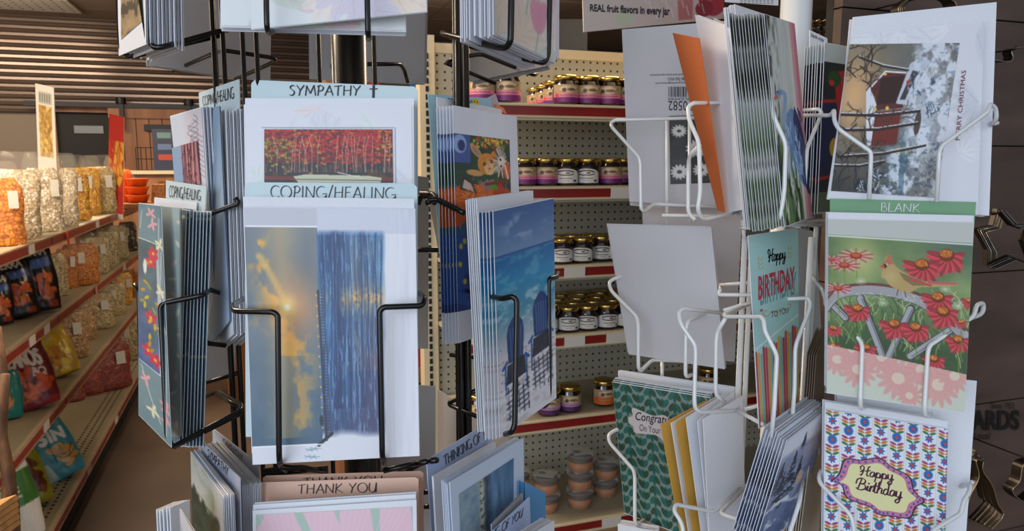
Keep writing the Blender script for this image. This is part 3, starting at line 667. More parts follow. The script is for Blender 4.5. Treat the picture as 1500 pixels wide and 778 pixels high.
BG = [
 (6, 362, 236, 52, 0, 'curls', 'cut off at the left edge of the top shelf'), (30, 352, 222, 46, 0, 'popcorn', 'first after the orange curls, top shelf'),
 (69, 345, 222, 42, 0, 'popcorn', 'second after the orange curls, top shelf'), (94, 333, 224, 34, 0, 'popcorn', 'just left of the yellow bags'),
 (112, 323, 227, 36, 0, 'cheese', 'larger one on the top shelf'), (133, 315, 228, 24, 0, 'cheese', 'right narrower one on the top shelf'),
 (151, 313, 227, 36, 0, 'pale', 'square label, right of the yellow bags'), (170, 305, 229, 24, 0, 'pale', 'last tall one on the top shelf'), (186, 300, 250, 22, 0, 'mixed', 'far end of the top shelf'),
 (82, 434, 356, 30, 1, 'pale', 'right of the black chip bags'), (98, 423, 350, 26, 1, 'caramel', 'left of the orange pair, second shelf'), (120, 418, 342, 42, 1, 'caramel', 'large right one of the orange pair'),
 (142, 402, 334, 30, 1, 'pale', 'first right of the orange pair'), (160, 391, 327, 24, 1, 'pale', 'second right of the orange pair'), (176, 380, 318, 22, 1, 'pale', 'third right of the orange pair'), (190, 368, 314, 20, 1, 'mixed', 'dark one on the second shelf'),
 (104, 525, 442, 44, 2, 'tan', 'cereal right of the yellow chip bag'), (124, 498, 440, 30, 2, 'tan', 'second cereal bag'), (144, 482, 416, 40, 2, 'pale', 'large one behind the cereal bags'), (168, 462, 404, 28, 2, 'pale', 'before the caramel bags'), (181, 447, 388, 24, 2, 'cheese', 'orange yellow on the third shelf'), (192, 436, 384, 20, 2, 'caramel', 'orange one on the third shelf'),
 (102, 588, 545, 36, 3, 'red', 'leftmost of the red ones under the third shelf'), (130, 578, 518, 36, 3, 'red', 'middle of the red ones'), (164, 570, 483, 50, 3, 'red', 'rightmost and largest of the red ones'), (192, 527, 448, 30, 3, 'pale', 'on the bottom shelf by the orchid card')]
for j, (cx, yb, yt, wp_, i, kd, lb) in enumerate(BG):
    place_clear(cx, yb, yt, wp_, i, kd, 'clear bag of ' + POP[kd][0] + ', ' + lb, v=j % 2)
def chip_bag(cx, yb, yt, wpx, i, cv, name, label, yaw=0.2, lean=0.0, roll=0.0, D=.09, group=None, seed=3):
    P = foot(cx, yb, i); P.z += .004; W = wpx * proj(P)[2] / FPX * 1.15; H = hgt(P, cx, yt) * 1.16; D = min(D, W * .5)
    root = empty(name, P); view = math.atan2(-P.x, P.y); root.rotation_euler = (lean, roll, view + yaw)
    pf = pillow(W, H, D, seed)
    o = bpy.data.objects.new('printed_front', grid_me('printed_front', pf(1), cv, M_BAGPRINT)); C.objects.link(o); o.parent = root
    c2 = Cv(14, 20, bg=tuple(cv.a[2, 2])); o = bpy.data.objects.new('back_film', grid_me('back_film', pf(-1), c2, M_BAGPRINT)); C.objects.link(o); o.parent = root
    mb = MB()
    for k in range(3): mb.box((0, 0, H - .004 - k * .005), W * .9, .003, .0022)
    me = mesh('crimped_seal', mb.v, mb.f, M_CRIMP); o = bpy.data.objects.new('crimped_seal', me); C.objects.link(o); o.parent = root
    tag(root, label, 'chip bag', group or 'chip bags on the left shelving'); return root
M_CRIMP = mat('crimped_foil_seal', rgb(60, 58, 56), 0.3, metal=.6)
# raster letters for bags, from the pen glyphs
def cv_text(cv, txt, x0, y0, x1, y1, c, wd, slope=0.0):
    X = 0; st = []
    for g_ in glyphs(txt):
        adv, s_ = G[g_]; st += [[(X + x, y) for x, y in s] for s in s_]; X += adv + .14
    for s_ in st: cv.line([(x0 + (x1 - x0) * x / X, y1 + (y0 - y1) * y + slope * x / X) for x, y in s_], wd, c)
def chips(cv, x, y, n, R, cols, seed, sx=8, sy=12):
    r = np.random.RandomState(seed)
    for k in range(n):
        a = r.rand() * PI; c_ = np.array(cols[r.randint(len(cols))], float); xx = x + r.uniform(-sx, sx); yy = y + r.uniform(-sy, sy)
        cv.disc(xx + .7, yy + .9, R * r.uniform(.7, 1.1), R * .45, c_ * .55, .8, a); cv.disc(xx, yy, R * r.uniform(.7, 1.1), R * .42, c_, 1, a)
def bag_black(s):
    cv = Cv(60, 84, bg=(18, 17, 20)); cv.blend(fbm(60, 84, 12, 16, s) * .15, (70, 66, 70)); cv_text(cv, 'TERRA', 16, 8, 52, 17, (214, 206, 190), 2.2, -1); cv.poly([(26, 22), (54, 20), (54, 31), (26, 33)], (66, 98, 160))
    chips(cv, 38, 54, 16, 8, [(216, 100, 44), (226, 124, 62), (196, 84, 36)], s, 10, 14); cv.poly([(40, 72), (54, 72), (54, 80), (40, 80)], (140, 50, 24)); return cv
def bag_red():
    cv = Cv(60, 76, bg=(112, 26, 32)); cv.blend(fbm(60, 76, 14, 16, 4) * .4, (70, 12, 20)); cv_text(cv, 'BEANOS', 12, 18, 52, 32, (236, 226, 214), 3.0, 4); cv_text(cv, 'BBQ', 32, 38, 52, 45, (232, 206, 196), 1.6, 2)
    chips(cv, 30, 54, 18, 9, [(212, 84, 34), (196, 66, 30), (224, 104, 48)], 5, 18, 12); cv.poly([(0, 68), (60, 68), (60, 76), (0, 76)], (140, 34, 48)); return cv
def bag_yellow():
    cv = Cv(56, 70, bg=(196, 160, 70)); cv.poly([(8, 8), (36, 6), (40, 30), (12, 32)], (206, 186, 138)); cv.blend((fbm(56, 70, 8, 10, 6) > .56) * .8, (226, 186, 24)); chips(cv, 24, 48, 14, 8, [(206, 140, 60), (222, 160, 80)], 6, 14, 12)
    for x, y in ((40, 56), (46, 44), (38, 64)): cv.disc(x, y, 6, 4, (236, 206, 20), 1, .6)
    return cv
def bag_teal():
    cv = Cv(60, 90, bg=(40, 140, 160)); cv.blend(fbm(60, 90, 16, 18, 8) * .35, (120, 200, 214)); cv_text(cv, 'UGLIES', 8, 8, 50, 20, (24, 30, 40), 3.0, 3); cv_text(cv, 'SIN', 22, 32, 54, 44, (236, 240, 236), 4, 2)
    chips(cv, 38, 64, 12, 9, [(222, 180, 104), (206, 158, 84)], 9, 11, 11); cv.poly([(4, 66), (18, 66), (22, 88), (4, 88)], (170, 200, 196)); return cv
def bag_lime():
    cv = Cv(56, 80, bg=(150, 152, 26)); cv.blend(fbm(56, 80, 12, 18, 9) * .4, (190, 196, 60)); cv.poly([(8, 6), (34, 6), (34, 20), (8, 22)], (90, 100, 20)); chips(cv, 38, 48, 14, 8, [(120, 60, 34), (150, 80, 48), (104, 46, 30)], 11, 8, 16); return cv
def bag_green():
    cv = Cv(56, 70, bg=(226, 228, 226)); cv.poly([(0, 18), (56, 12), (56, 40), (0, 46)], (62, 122, 50)); cv.poly([(10, 2), (40, 2), (36, 14), (8, 16)], (92, 76, 70)); cv_text(cv, 'TATE', 10, 26, 40, 34, (226, 236, 220), 1.6); return cv
def bag_tealcut():
    cv = Cv(50, 60, bg=(24, 128, 122)); chips(cv, 20, 34, 6, 11, [(210, 160, 60), (196, 140, 50)], 13, 9, 10); return cv
chip_bag(-6, 478, 410, 44, 1, bag_black(2), 'chip_bag', 'black chip bag cut off by the left edge, second shelf', .1, -.2, group='black chip bags')
chip_bag(28, 468, 388, 52, 1, bag_black(3), 'chip_bag', 'black chip bag slumped behind the frontmost one on the second shelf', .15, -.28, -.12, group='black chip bags')
chip_bag(62, 458, 368, 48, 1, bag_black(4), 'chip_bag', 'upright black chip bag with orange chips and a blue band on the second shelf', .1, -.15, -.10, group='black chip bags')
chip_bag(10, 616, 556, 40, 2, bag_tealcut(), 'chip_bag', 'teal chip bag cut off at the left edge of the third shelf', .1, -.2)
chip_bag(54, 600, 500, 62, 2, bag_red(), 'chip_bag', 'dark red barbecue chip bag leaning back on the third shelf', .05, -.28, -.22)
chip_bag(90, 553, 478, 52, 2, bag_yellow(), 'chip_bag', 'yellow and tan chip bag lying back beside the red one', .05, -.4, -.3)
chip_bag(96, 712, 606, 56, 3, bag_teal(), 'chip_bag', 'sky blue chip bag leaning alone at the front of the bottom shelf', .2, -.35, -.32)
chip_bag(70, 706, 625, 40, 3, bag_black(9), 'chip_bag', 'dark bag wedged between the blue and lime chip bags', .1, -.3, -.35)
chip_bag(52, 742, 640, 50, 3, bag_lime(), 'chip_bag', 'lime green bag of brown snacks on the bottom shelf', .15, -.3, -.25)
chip_bag(32, 792, 690, 60, 3, bag_green(), 'chip_bag', 'green and white bag nearest the lens on the bottom shelf', .1, -.25, -.15)
# price flags on rails
for (px, i, lb, cl) in ((99, 0, 'small red sale flag hanging from the top price rail', rgb(206, 66, 40)), (141, 1, 'small pinkish flag hanging from the second price rail', rgb(214, 150, 130))):
    P = line_px(room(UL + .013, 0, ZL[i]), RV, px); mb = MB(); mb.box(P - Vector((0, 0, .03)), .03, .002, .06, RV, RU); o = mb.build('price_flag', mat('flag_%d' % i, cl, .5)); tag(o, lb, 'price flag')
# signs standing on top of the bags' shelf
def sign(px, py0, py1, w_px, d, cv, name, label, lean=0, fr=.55):
    q = [(px - w_px / 2 + lean, py0), (px + w_px / 2 + lean, py0 + 6), (px + w_px / 2, py1 + 4), (px - w_px / 2, py1)]
    c = card(name, label, q, (d, d, d), M_TAG, 'sign', gap=0, th=.004); picture(c, [q[0], q[1], (q[1][0] + (q[2][0] - q[1][0]) * fr, q[1][1] + (q[2][1] - q[1][1]) * fr), (q[0][0] + (q[3][0] - q[0][0]) * fr, q[0][1] + (q[3][1] - q[0][1]) * fr)], cv, 'printed_panel'); return c
cv = Cv(40, 70, bg=(220, 214, 200)); cv.poly([(6, 6), (34, 6), (34, 16), (6, 16)], (176, 172, 160)); kv, _ = kernels(60, 28, 44, 3, [(196, 158, 84), (214, 180, 110), (176, 134, 62)], (150, 110, 50)); cv.a[18:62, 6:34] = kv.a
for k in range(5): cv.line([(9 + k * 5, 8), (9 + k * 5, 14)], 1.6, (90, 86, 80))
sign(73, 122, 338, 27, 3.3, cv, 'standing_sign', 'tall cream sign with a snack photo standing above the clear popcorn bags', -8)
cv = Cv(26, 60, bg=(190, 44, 30)); kv, _ = kernels(24, 26, 30, 5, [(226, 170, 60), (214, 140, 40), (200, 60, 36)], (180, 40, 24)); cv.a[16:46] = kv.a
sign(169, 166, 318, 22, 4.3, cv, 'standing_sign', 'small red and yellow sign with a crisp photo before the pine door', 2, .95)
# far end of the aisle: counter, baskets, tubs
M_OR = mat('orange_plastic', rgb(226, 92, 24), 0.35)
P = pt(214, 262, 6.4); u0, v0 = to_uv(P)
ct = empty('counter', room(u0, v0, 0)); tag(ct, 'pale wooden counter in front of the pine sliding door', 'counter')
mb = MB(); mb.rbox(u0 - 1.4, u0 + .9, v0, v0 + .5, P.z + .04, P.z + .07); mb.build('counter_top', M_CREAM, ct)
mb = MB(); mb.rbox(u0 - 1.36, u0 + .86, v0 + .04, v0 + .48, 0, P.z + .04); mb.build('counter_body', M_PINE, ct)
zc = P.z + .071
P2 = pt(236, 215, 6.3)
mb = MB(); mb.rbox(P2.dot(RU) - .09, P2.dot(RU) + .10, v0 + .1, v0 + .12, zc, zc + .36); o = mb.build('picture_board', mat('navy_board', rgb(30, 36, 62), .4)); tag(o, 'small dark blue picture board standing on the counter by the pine door', 'board')
mb = MB()
for k, (cz, cc) in enumerate(((.28, 0), (.18, 1), (.09, 2))): mb = MB(); mb.rbox(P2.dot(RU) - .05, P2.dot(RU) + .06, v0 + .096, v0 + .0995, zc + cz, zc + cz + .05); m_ = mb.build('printed_patch', mat('patch%d' % k, (rgb(96, 130, 130), rgb(90, 110, 150), rgb(170, 60, 40))[k], .5), o)
mb = MB(); U = P2.dot(RU) - .24
for k in range(6): mb.tube([room(U + k * .04, v0 + .2, zc), room(U + k * .04, v0 + .2, zc + .2)], .004, 5, 0)
for k in range(3): mb.tube([room(U, v0 + .2, zc + k * .1), room(U + .2, v0 + .2, zc + k * .1)], .004, 5, 0)
o = mb.build('wire_basket', M_BLKM); tag(o, 'little black wire basket beside the dark blue board on the counter', 'basket')
# orange pots stack at end of the aisle on a wire stand
P = pt(205, 296, 4.7); st_ = empty('display_stand', Vector((P.x, P.y, 0))); tag(st_, 'low wooden display stand at the far end of the aisle', 'stand')
mb = MB(); mb.box((P.x + .12, P.y + .05, P.z - .02), 1.0, .4, .03); mb.build('shelf_board', M_PINE, st_)
for sx in (-.33, .57):
    mb = MB(); mb.box((P.x + sx, P.y + .05, (P.z - .035) / 2), .04, .38, P.z - .035); mb.build('side_panel', M_PINE, st_)
for k in range(3):
    mb = MB(); mb.lathe((P.x - .01, P.y, P.z - .0045 + k * .052), [(.05, 0), (.066, .042), (.07, .044), (.07, .05), (.062, .05)], 18); o = mb.build('orange_tub', M_OR, None, True, at=(P.x - .01, P.y, P.z)); tag(o, 'orange plastic tub, ' + ('bottom', 'middle', 'top')[k] + ' of the nested stack at the far aisle end', 'tub', 'orange tubs')
mb = MB(); mb.lathe((P.x - .125, P.y + .06, P.z - .0045), [(.04, 0), (.05, .18), (.035, .21)], 14); o = mb.build('orange_bottle', M_OR, None, True); tag(o, 'taller orange container left of the stacked orange tubs', 'container')
M_BR = mat('brown_packets', rgb(132, 84, 44), .35, vary=.5, scale=60)
for k in range(7):
    x = P.x + .13 + (k % 3) * .11; y = P.y - .02 + (k // 3) * .09; mb = MB(); mb.add([(x - .045, y - .01, P.z - .004), (x + .045, y - .01, P.z - .004), (x + .045, y + .03, P.z - .004), (x - .045, y + .03, P.z - .004), (x - .04, y + .005, P.z + .11 + .02 * (k % 2)), (x + .04, y + .005, P.z + .11 + .02 * (k % 2)), (x + .04, y + .015, P.z + .115), (x - .04, y + .015, P.z + .115)], [(3, 2, 1, 0), (4, 5, 6, 7), (0, 1, 5, 4), (1, 2, 6, 5), (2, 3, 7, 6), (3, 0, 4, 7)])
    o = mb.build('snack_packet', M_BR); tag(o, 'small brown snack packet right of the orange tubs, ' + ORD[k + 1] + ' of the cluster', 'packet', 'brown packets at the aisle end')
# rustic branch post and basket at the bottom left corner
M_BARK = mat('weathered_twig_bark', rgb(110, 74, 46), .7, bump=.6, scale=60, vary=.6, stretch=(1, 1, .25)); M_BASK = mat('light_wood_basket', rgb(176, 130, 80), .6, bump=.3, scale=40, vary=.3)
tw = empty('twig_stand', pt(15, 770, 1.45)); tag(tw, 'rustic stand of knotty twigs at the bottom left corner', 'stand')
mb = MB(); mb.tube([pt(-8, 480, 1.5), pt(4, 560, 1.48), pt(0, 640, 1.45), pt(14, 700, 1.44), pt(10, 760, 1.43), pt(16, 900, 1.4)], .012, 9, .02); mb.build('upright_twig', M_BARK, tw, True)
mb = MB(); mb.tube([pt(8, 548, 1.42), pt(2, 620, 1.42), pt(10, 690, 1.4), pt(22, 740, 1.4), pt(26, 860, 1.38)], .008, 8, .02); mb.build('side_twig', M_BARK, tw, True)
mb = MB(); mb.tube([pt(-12, 610, 1.41), pt(6, 668, 1.41), pt(22, 718, 1.40), pt(12, 800, 1.40)], .006, 7, .02); mb.build('side_twig', M_BARK, tw, True)
mb = MB(); A = pt(-14, 745, 1.34)
for k in range(5): mb.box(A + Vector((.0, 0, -.012 * k)), .07, .05, .010, Vector((.95, 0, .3)).normalized(), None, Vector((-.3, 0, .95)).normalized())
mb.build('basket_slats', M_BASK, tw)

# ------------------------------------------------------------------ colourful goods seen between the racks (px 600-640)
P = pt(626, 300, 2.9); u0, v0 = to_uv(P)
ds = empty('display_shelf', room(u0, v0, 0)); tag(ds, 'wooden display shelf of colourful packets seen between the cards left of the pegboard', 'shelving')
for z in (1.62, 1.30, .98, .66):
    mb = MB(); mb.rbox(u0 - .35, u0 + .10, v0, v0 + .3, z - .02, z); mb.rbox(u0 - .35, u0 + .10, v0 - .01, v0, z - .03, z + .03); mb.build('shelf_board', M_PINE, ds)
mb = MB(); mb.rbox(u0 + .10, u0 + .12, v0, v0 + .3, 0, 1.9); mb.build('side_board', M_PINE, ds); mb = MB(); mb.rbox(u0 - .37, u0 - .35, v0, v0 + .3, 0, 1.9); mb.build('side_board', M_PINE, ds)
mb = MB(); mb.rbox(u0 - .35, u0 + .10, v0 + .29, v0 + .31, 0, 1.9); mb.build('back_board', M_DARK, ds)
pk = [rgb(200, 60, 30), rgb(40, 90, 150), rgb(226, 170, 40), rgb(60, 120, 60), rgb(150, 40, 50), rgb(220, 214, 196)]
for r_, z in enumerate((1.62, 1.30, .98, .66)):
    for k in range(8):
        x = u0 - .32 + k * .054; h_ = .13 + .03 * ((k * 7 + r_) % 3); ci = (k * 5 + r_ * 3) % 6; mb = MB()
        a, b = x, x + .048; y0, y1 = v0 + .03, v0 + .10
        mb.add([room(a, y0, z + .0005), room(b, y0, z + .0005), room(b, y1, z + .0005), room(a, y1, z + .0005), room(a + .003, y0 + .03, z + h_), room(b - .003, y0 + .03, z + h_), room(b - .003, y0 + .036, z + h_), room(a + .003, y0 + .036, z + h_)], [(3, 2, 1, 0), (4, 5, 6, 7), (0, 1, 5, 4), (1, 2, 6, 5), (2, 3, 7, 6), (3, 0, 4, 7)])
        o = mb.build('snack_packet', mat('packet_foil_%d' % ci, pk[ci], .3, vary=.35, scale=50, bump=.3)); tag(o, 'small bright packet on the wooden display shelf, ' + ORD[r_ + 1] + ' board, ' + ORD[k + 1] + ' from the left', 'packet', 'packets on the wooden display shelf')
# things above the pegboard: dark cabinet, brown board, fruit sign, paper notice
a = wallpt(632, 20, 5.2); b = wallpt(700, 60, 5.2)
mb = MB(); P = pt(560, 60, 5.4); Q = pt(690, 60, 5.4)
mb.box(((P.x + Q.x) / 2, P.y, 1.75), Q.x - P.x, .4, 1.2); mb.box(((P.x + Q.x) / 2, P.y, .575), (Q.x - P.x) * 1.0, .44, 1.15); o = mb.build('dark_cabinet', M_BLKM); tag(o, 'tall black cabinet far back behind the black rack', 'cabinet')
P = pt(815, 28, 4.6); Q = pt(856, 70, 4.6); ck = empty('coffee_counter', Vector((P.x + .2, P.y, 0))); tag(ck, 'black appliance cabinet beyond the pegboard top', 'cabinet')
mb = MB(); mb.box((P.x - .14 + (Q.x - P.x) / 2, P.y + .2, P.z - .30), Q.x - P.x + .32, .4, .60); mb.build('upper_box', M_BLKM, ck)
mb = MB(); mb.box((Q.x + .02, P.y + .1, P.z - .37), .22, .3, .30); mb.build('stepped_side', M_BLKM, ck)
mb = MB(); mb.box((P.x + .1, P.y + .25, (P.z - .6) / 2), .9, .5, P.z - .6); mb.build('base', M_DARK, ck)
M_BARN = mat('weathered_barn_board', rgb(108, 84, 72), .7, bump=.4, scale=9, vary=.35, stretch=(1, 1, .15))
bb = empty('board_wall', room(3.4, 5.6, 0)); tag(bb, 'weathered brown board partition behind the hanging fruit sign', 'partition')
for k in range(18):
    u = 1.35 + k * .17; P = room(u, 6.0, 0); mb = MB(); mb.rbox(u, u + .164, 5.98, 6.0 + random.uniform(.0, .01), 0.02, 2.42 + 0 * k); mb.build('plank', M_BARN, bb)
# hanging fruit sign
q = [(852, -60), (1062, -60), (1060, 27), (855, 47)]
fs = card('hanging_sign', 'white hanging sign with fruit photos reading REAL fruit flavors in every jar', q, (1.9, 2.05, 1.9), M_TAG, 'sign', gap=0, th=.003)
cv = Cv(210, 105, (852, -60, 1062, 45), bg=(214, 204, 198)); nz = fbm(210, 105, 30, 30, 3); cv.blend(np.clip((cv.FX - 880) / 200, 0, 1) * .6, (214, 160, 156)); cv.blend((nz > .55) * .25, (236, 210, 200))
cv.disc(1045, -2, 26, 40, (178, 60, 70)); cv.disc(1038, -8, 8, 20, (226, 150, 150), .6); cv.disc(1030, 24, 14, 14, (150, 50, 60)); cv.poly([(985, -60), (1012, -60), (1012, 40), (990, 40)], (190, 90, 88), .7); cv.disc(910, 30, 14, 10, (200, 214, 180), .7)
for k in range(14): cv.line([(930 + k * 8, -20 + (k * 13) % 40), (934 + k * 8, -4 + (k * 13) % 40)], 1.6, (246, 238, 236), .6)
picture(fs, q, cv, 'printed_panel'); type_text(fs, 'REAL fruit flavors in every jar', [(864, 6), (981, 10), (981, 27), (864, 20)], bold=.035)
q = [(1060, -40), (1142, -40), (1140, 8), (1062, 3)]
nt_ = card('hanging_notice', 'white paper notice with tiny print hanging above the heron cards', q, (1.5, 1.5, 1.5), M_WHITE, 'sign', gap=0, th=.001)
mb = MB()
for k in range(5):
    for j in range(9):
        a = 1084 + j * 5.6; mb.add([on_card(nt_, a, -8 + k * 3 + .0), on_card(nt_, a + 4, -8 + k * 3), on_card(nt_, a + 4, -7.0 + k * 3), on_card(nt_, a, -7.0 + k * 3)], [(0, 1, 2, 3)])
child_mb(nt_, mb, 'fine_print', M_INK)

# ------------------------------------------------------------------ dark wood wall panel with cookie cutters on the right
M_WOOD = mat('dark_stained_plank', rgb(92, 72, 62), .55, bump=.35, scale=8, vary=.5, stretch=(.25, 1, 1.6))
PW = pt(1450, 400, 1.62); VP = PW.dot(RV); ua = on_plane(1216, 300, room(0, VP), RV).dot(RU); ub = ua + 1.4

pw = empty('wood_partition', room((ua + ub) / 2, VP, 0)); tag(pw, 'dark stained plank partition with lettering, right edge, hung with cookie cutters', 'partition')
zj = [on_plane(1460, y, room(0, VP), RV).z for y in (778, 588, 398, 214, 30, -150)]
ledge = [0.0] + [z for z in zj]
for k in range(len(ledge) - 1):
    mb = MB(); mb.rbox(ua, ub, VP - random.uniform(0, .003), VP + .02, ledge[k] + .0015, ledge[k + 1] - .0015); mb.build('plank', M_WOOD, pw)
mb = MB(); mb.rbox(ua, ub, VP + .021, VP + .04, 0, ledge[-1]); mb.build('backing_board', M_DARK, pw)
M_BURN = mat('burnt_lettering', rgb(20, 15, 13), .8)
def wp(px, py, o_=.006): return on_plane(px, py, room(0, VP - o_), RV)
def wtext(t, q, bold=.0, shear=0):
    A, B, D = wp(*q[0]), wp(*q[1]), wp(*q[2]); world_text(t, D, B - A, A - D, M_BURN, pw, bold=bold, shear=shear)
wtext("ARDS", [(1424, 601), (1494, 601), (1424, 631)], bold=.03); wtext('Since 1953', [(1452, 590), (1486, 590), (1452, 599)]); wtext('Local', [(1426, 634), (1452, 634), (1426, 644)], shear=.3)
M_TIN = mat('tinplate', rgb(150, 146, 140), .28, metal=1.0); M_COP = mat('copper_gold_tin', rgb(150, 128, 100), .32, metal=1.0); M_DTIN = mat('dull_dark_tin', rgb(84, 80, 76), .35, metal=1.0)
def cutter(path_px, d, depth, m, name, label, group=None, closed=True, w_=.0011):
    P = [pt(x, y, d) for x, y in path_px]; mb = MB(); n = len(P); off = Vector((math.sin(-TH), math.cos(TH), 0)) * depth; k = len(P)
    cen = sum(P, Vector()) / n
    rng = range(k if closed else k - 1)
    inn = [p + (cen - p).normalized() * w_ for p in P]
    for i in rng:
        j = (i + 1) % k; mb.add([P[i], P[j], P[j] + off, P[i] + off, inn[i], inn[j], inn[j] + off, inn[i] + off], [(0, 1, 2, 3), (7, 6, 5, 4), (1, 0, 4, 5), (3, 2, 6, 7)])
    o = mb.build(name, M_DTIN, None, at=cen); bd = MB(); bd.tube([p - cen for p in P], .0011, 5, 0, closed=closed); me = mesh('rolled_edge_highlight', bd.v, bd.f, m, True); e = bpy.data.objects.new('rolled_edge_highlight', me); C.objects.link(e); e.parent = o  # band kept dark, edge tube brighter: edge highlights put into the colour
    tag(o, label, 'cookie cutter', group); return o
star = [(1432, 336), (1455, 330), (1462, 306), (1484, 330), (1512, 328), (1500, 352), (1513, 388), (1480, 375), (1446, 390), (1448, 366)]
for k, lb in enumerate(('front', 'second', 'third', 'rearmost')):
    f = [(x * (1 - .0) + k * 4, y + k * 1.5) for x, y in star]; cutter(f, 1.30 + k * .03, .010, M_TIN if k % 2 else M_DTIN, 'cookie_cutter', lb + ' tin star cookie cutter of the nested row hung on the dark planks', 'star cookie cutters')
for k in range(4):
    f = catmull([(1318 + k * 3, 26 - k * 2), (1318 + k * 3, 8), (1345 + k * 2, -8), (1372 + k, -6), (1398 - k * 2, 2), (1402 - k * 2, 18)], 5); cutter(f, 1.32 + k * .02, .018, M_TIN if k % 2 else M_COP, 'cookie_cutter', 'curved wire edged tin cutter, ' + ('outer', 'second', 'third', 'inner')[k] + ' one above the Christmas card', 'curved cutters', closed=False)
f = catmull([(1458, 88), (1478, 90), (1484, 84), (1482, 76), (1488, 70), (1512, 68)], 5); cutter(f, 1.45, .02, M_TIN, 'cookie_cutter', 'thin wavy tin cutter right of the Christmas card', closed=False)
for k in range(6):
    f = catmull([(1452 - 6 * k, 776 - 3 * k), (1470 - 5 * k, 755 - 4 * k), (1462 - 5 * k, 738 - 2 * k), (1454 - 5 * k, 712 - 6 * k), (1440 - 3 * k, 690 - 5 * k), (1440 - 3 * k, 675 - 4 * k), (1430 - 2 * k, 676), (1434 - 2 * k, 700), (1420, 730), (1416, 760)], 5)
    cutter(f, 1.26 + k * .03, .006, M_COP if k % 2 == 0 else M_DTIN, 'cookie_cutter', 'copper coloured wavy cutter hanging low at right, ' + ORD[k + 1] + ' of the twisted bundle', 'copper wavy cutters', closed=False)
f = catmull([(1515, 676), (1499, 682), (1494, 705), (1483, 720), (1500, 735), (1515, 726)], 5); cutter(f, 1.4, .02, M_COP, 'cookie_cutter', 'copper coloured cutter cut off by the right edge below the lettering', closed=False)
for (pxc, pyc, tg, pitch, nn, lab) in ((1190, 28, (1250, 28), 10, 6, 'upper'), (1186, 330, (1212, 330), 8, 4, 'lower')):
    for r_ in range(5 if lab == 'upper' else 11):
        y = pyc + r_ * (10 if lab == 'upper' else 9); pts = []
        for k in range(nn * 2 + 1):
            x = pxc + k * pitch / 2 * 1.05; pts.append((x, y + (3 if k % 2 else 0)))
        mb = MB(); P = [pt(x, yy, 1.55 + .015 * (k % 2)) for k, (x, yy) in enumerate(pts)]; dz = Vector((0, 0, -.009))
        mb.add(P + [p + dz for p in P] + [p + Vector((0, .05, 0)) for p in P] + [p + dz + Vector((0, .05, 0)) for p in P], sum([[(i, i + 1, len(P) + i + 1, len(P) + i), (i, 2 * len(P) + i, 2 * len(P) + i + 1, i + 1)] for i in range(len(P) - 1)], []))
        o = mb.build('cookie_cutter', M_COP if r_ % 2 == 0 else M_TIN, None, at=P[0]); tag(o, 'shiny folded tin strip cutter, %s stack beside the white rack, %s from the top' % (lab, ORD[r_ + 1]), 'cookie cutter', '%s stack of tin strip cutters' % lab)

for (hx, hy, d0) in ((1463, 312, 1.29), (1440, 676, 1.25), (1425, 672, 1.40), (1360, -6, 1.31), (1488, 72, 1.44), (1515, 676, 1.39)):
    A = pt(hx, hy, d0); B = on_plane(hx, hy, room(0, VP), RV); B = Vector((A.x + (B - A).dot(RV) * RV.x, A.y + (B - A).dot(RV) * RV.y, A.z)); mb = MB(); mb.tube([A + Vector((0, 0, .006)), A, B], .0016, 6, .003); mb.build('peg_hook', M_DTIN, pw, True)
# ------------------------------------------------------------------ BLACK RACK
def W(mb, pts, r, fil=.006, n=8): mb.tube([pt(*p) for p in pts], r, n, fil)
AX = pt(512, 100, .70); AX = Vector((AX.x, AX.y, 0))
br = empty('card_spinner_rack', (AX.x, AX.y, 0)); tag(br, 'black wire card spinner rack on the left, filled with cards', 'display rack')
mb = MB(); mb.lathe((AX.x, AX.y, .0), [(.0165, .03), (.0165, 2.1)], 24); mb.build('pole', M_BLK, br, True)
mb = MB(); mb.lathe((AX.x, AX.y, 0), [(.26, 0), (.26, .02), (.05, .035), (.03, .05)], 32); mb.build('base', M_BLK, br, True)
def vwire(px, py, d, r=.0021, z0=.5, z1=2.0):
    P = pt(px, py, d); mb = MB(); mb.tube([(P.x, P.y, z0), (P.x, P.y, z1)], r, 8, 0); return mb.build('upright_wire', M_BLK, br, True)
for (px, py, d, r) in ((313, 50, .66, .0028), (326, 50, .655, .0024), (336, 500, .69, .0024), (357, 100, .60, .0021), (377, 100, .60, .0021), (467, 80, .62, .0021), (548, 80, .62, .0021), (667, 80, .63, .0027), (682, 80, .62, .0030), (676, 560, .66, .0034), (684, 560, .665, .003)): vwire(px, py, d, r)
def basket(name_, wires, r=.0021, m=None, par=None):
    for w_ in wires: mb = MB(); W(mb, w_, r); mb.build('pocket_wire', m or M_BLK, par or br, True)
basket('front', [[(372, 430, .62), (341, 447, .535), (343, 456, .52), (400, 457, .512), (407, 462, .512), (409, 673, .515), (411, 682, .53), (420, 690, .60)],
                 [(590, 420, .62), (617, 431, .55), (621, 437, .52), (619, 448, .515), (562, 450, .512), (556, 456, .512), (560, 668, .515), (562, 680, .53), (560, 688, .6)],
                 [(412, 684, .53), (470, 690, .60), (480, 700, .64)], [(385, 690, .58), (440, 684, .58), (478, 692, .62)], [(384, 696, .6), (480, 686, .6)], [(562, 690, .56), (596, 682, .56), (622, 676, .58)], [(585, 692, .6), (606, 680, .57), (626, 676, .56)]])
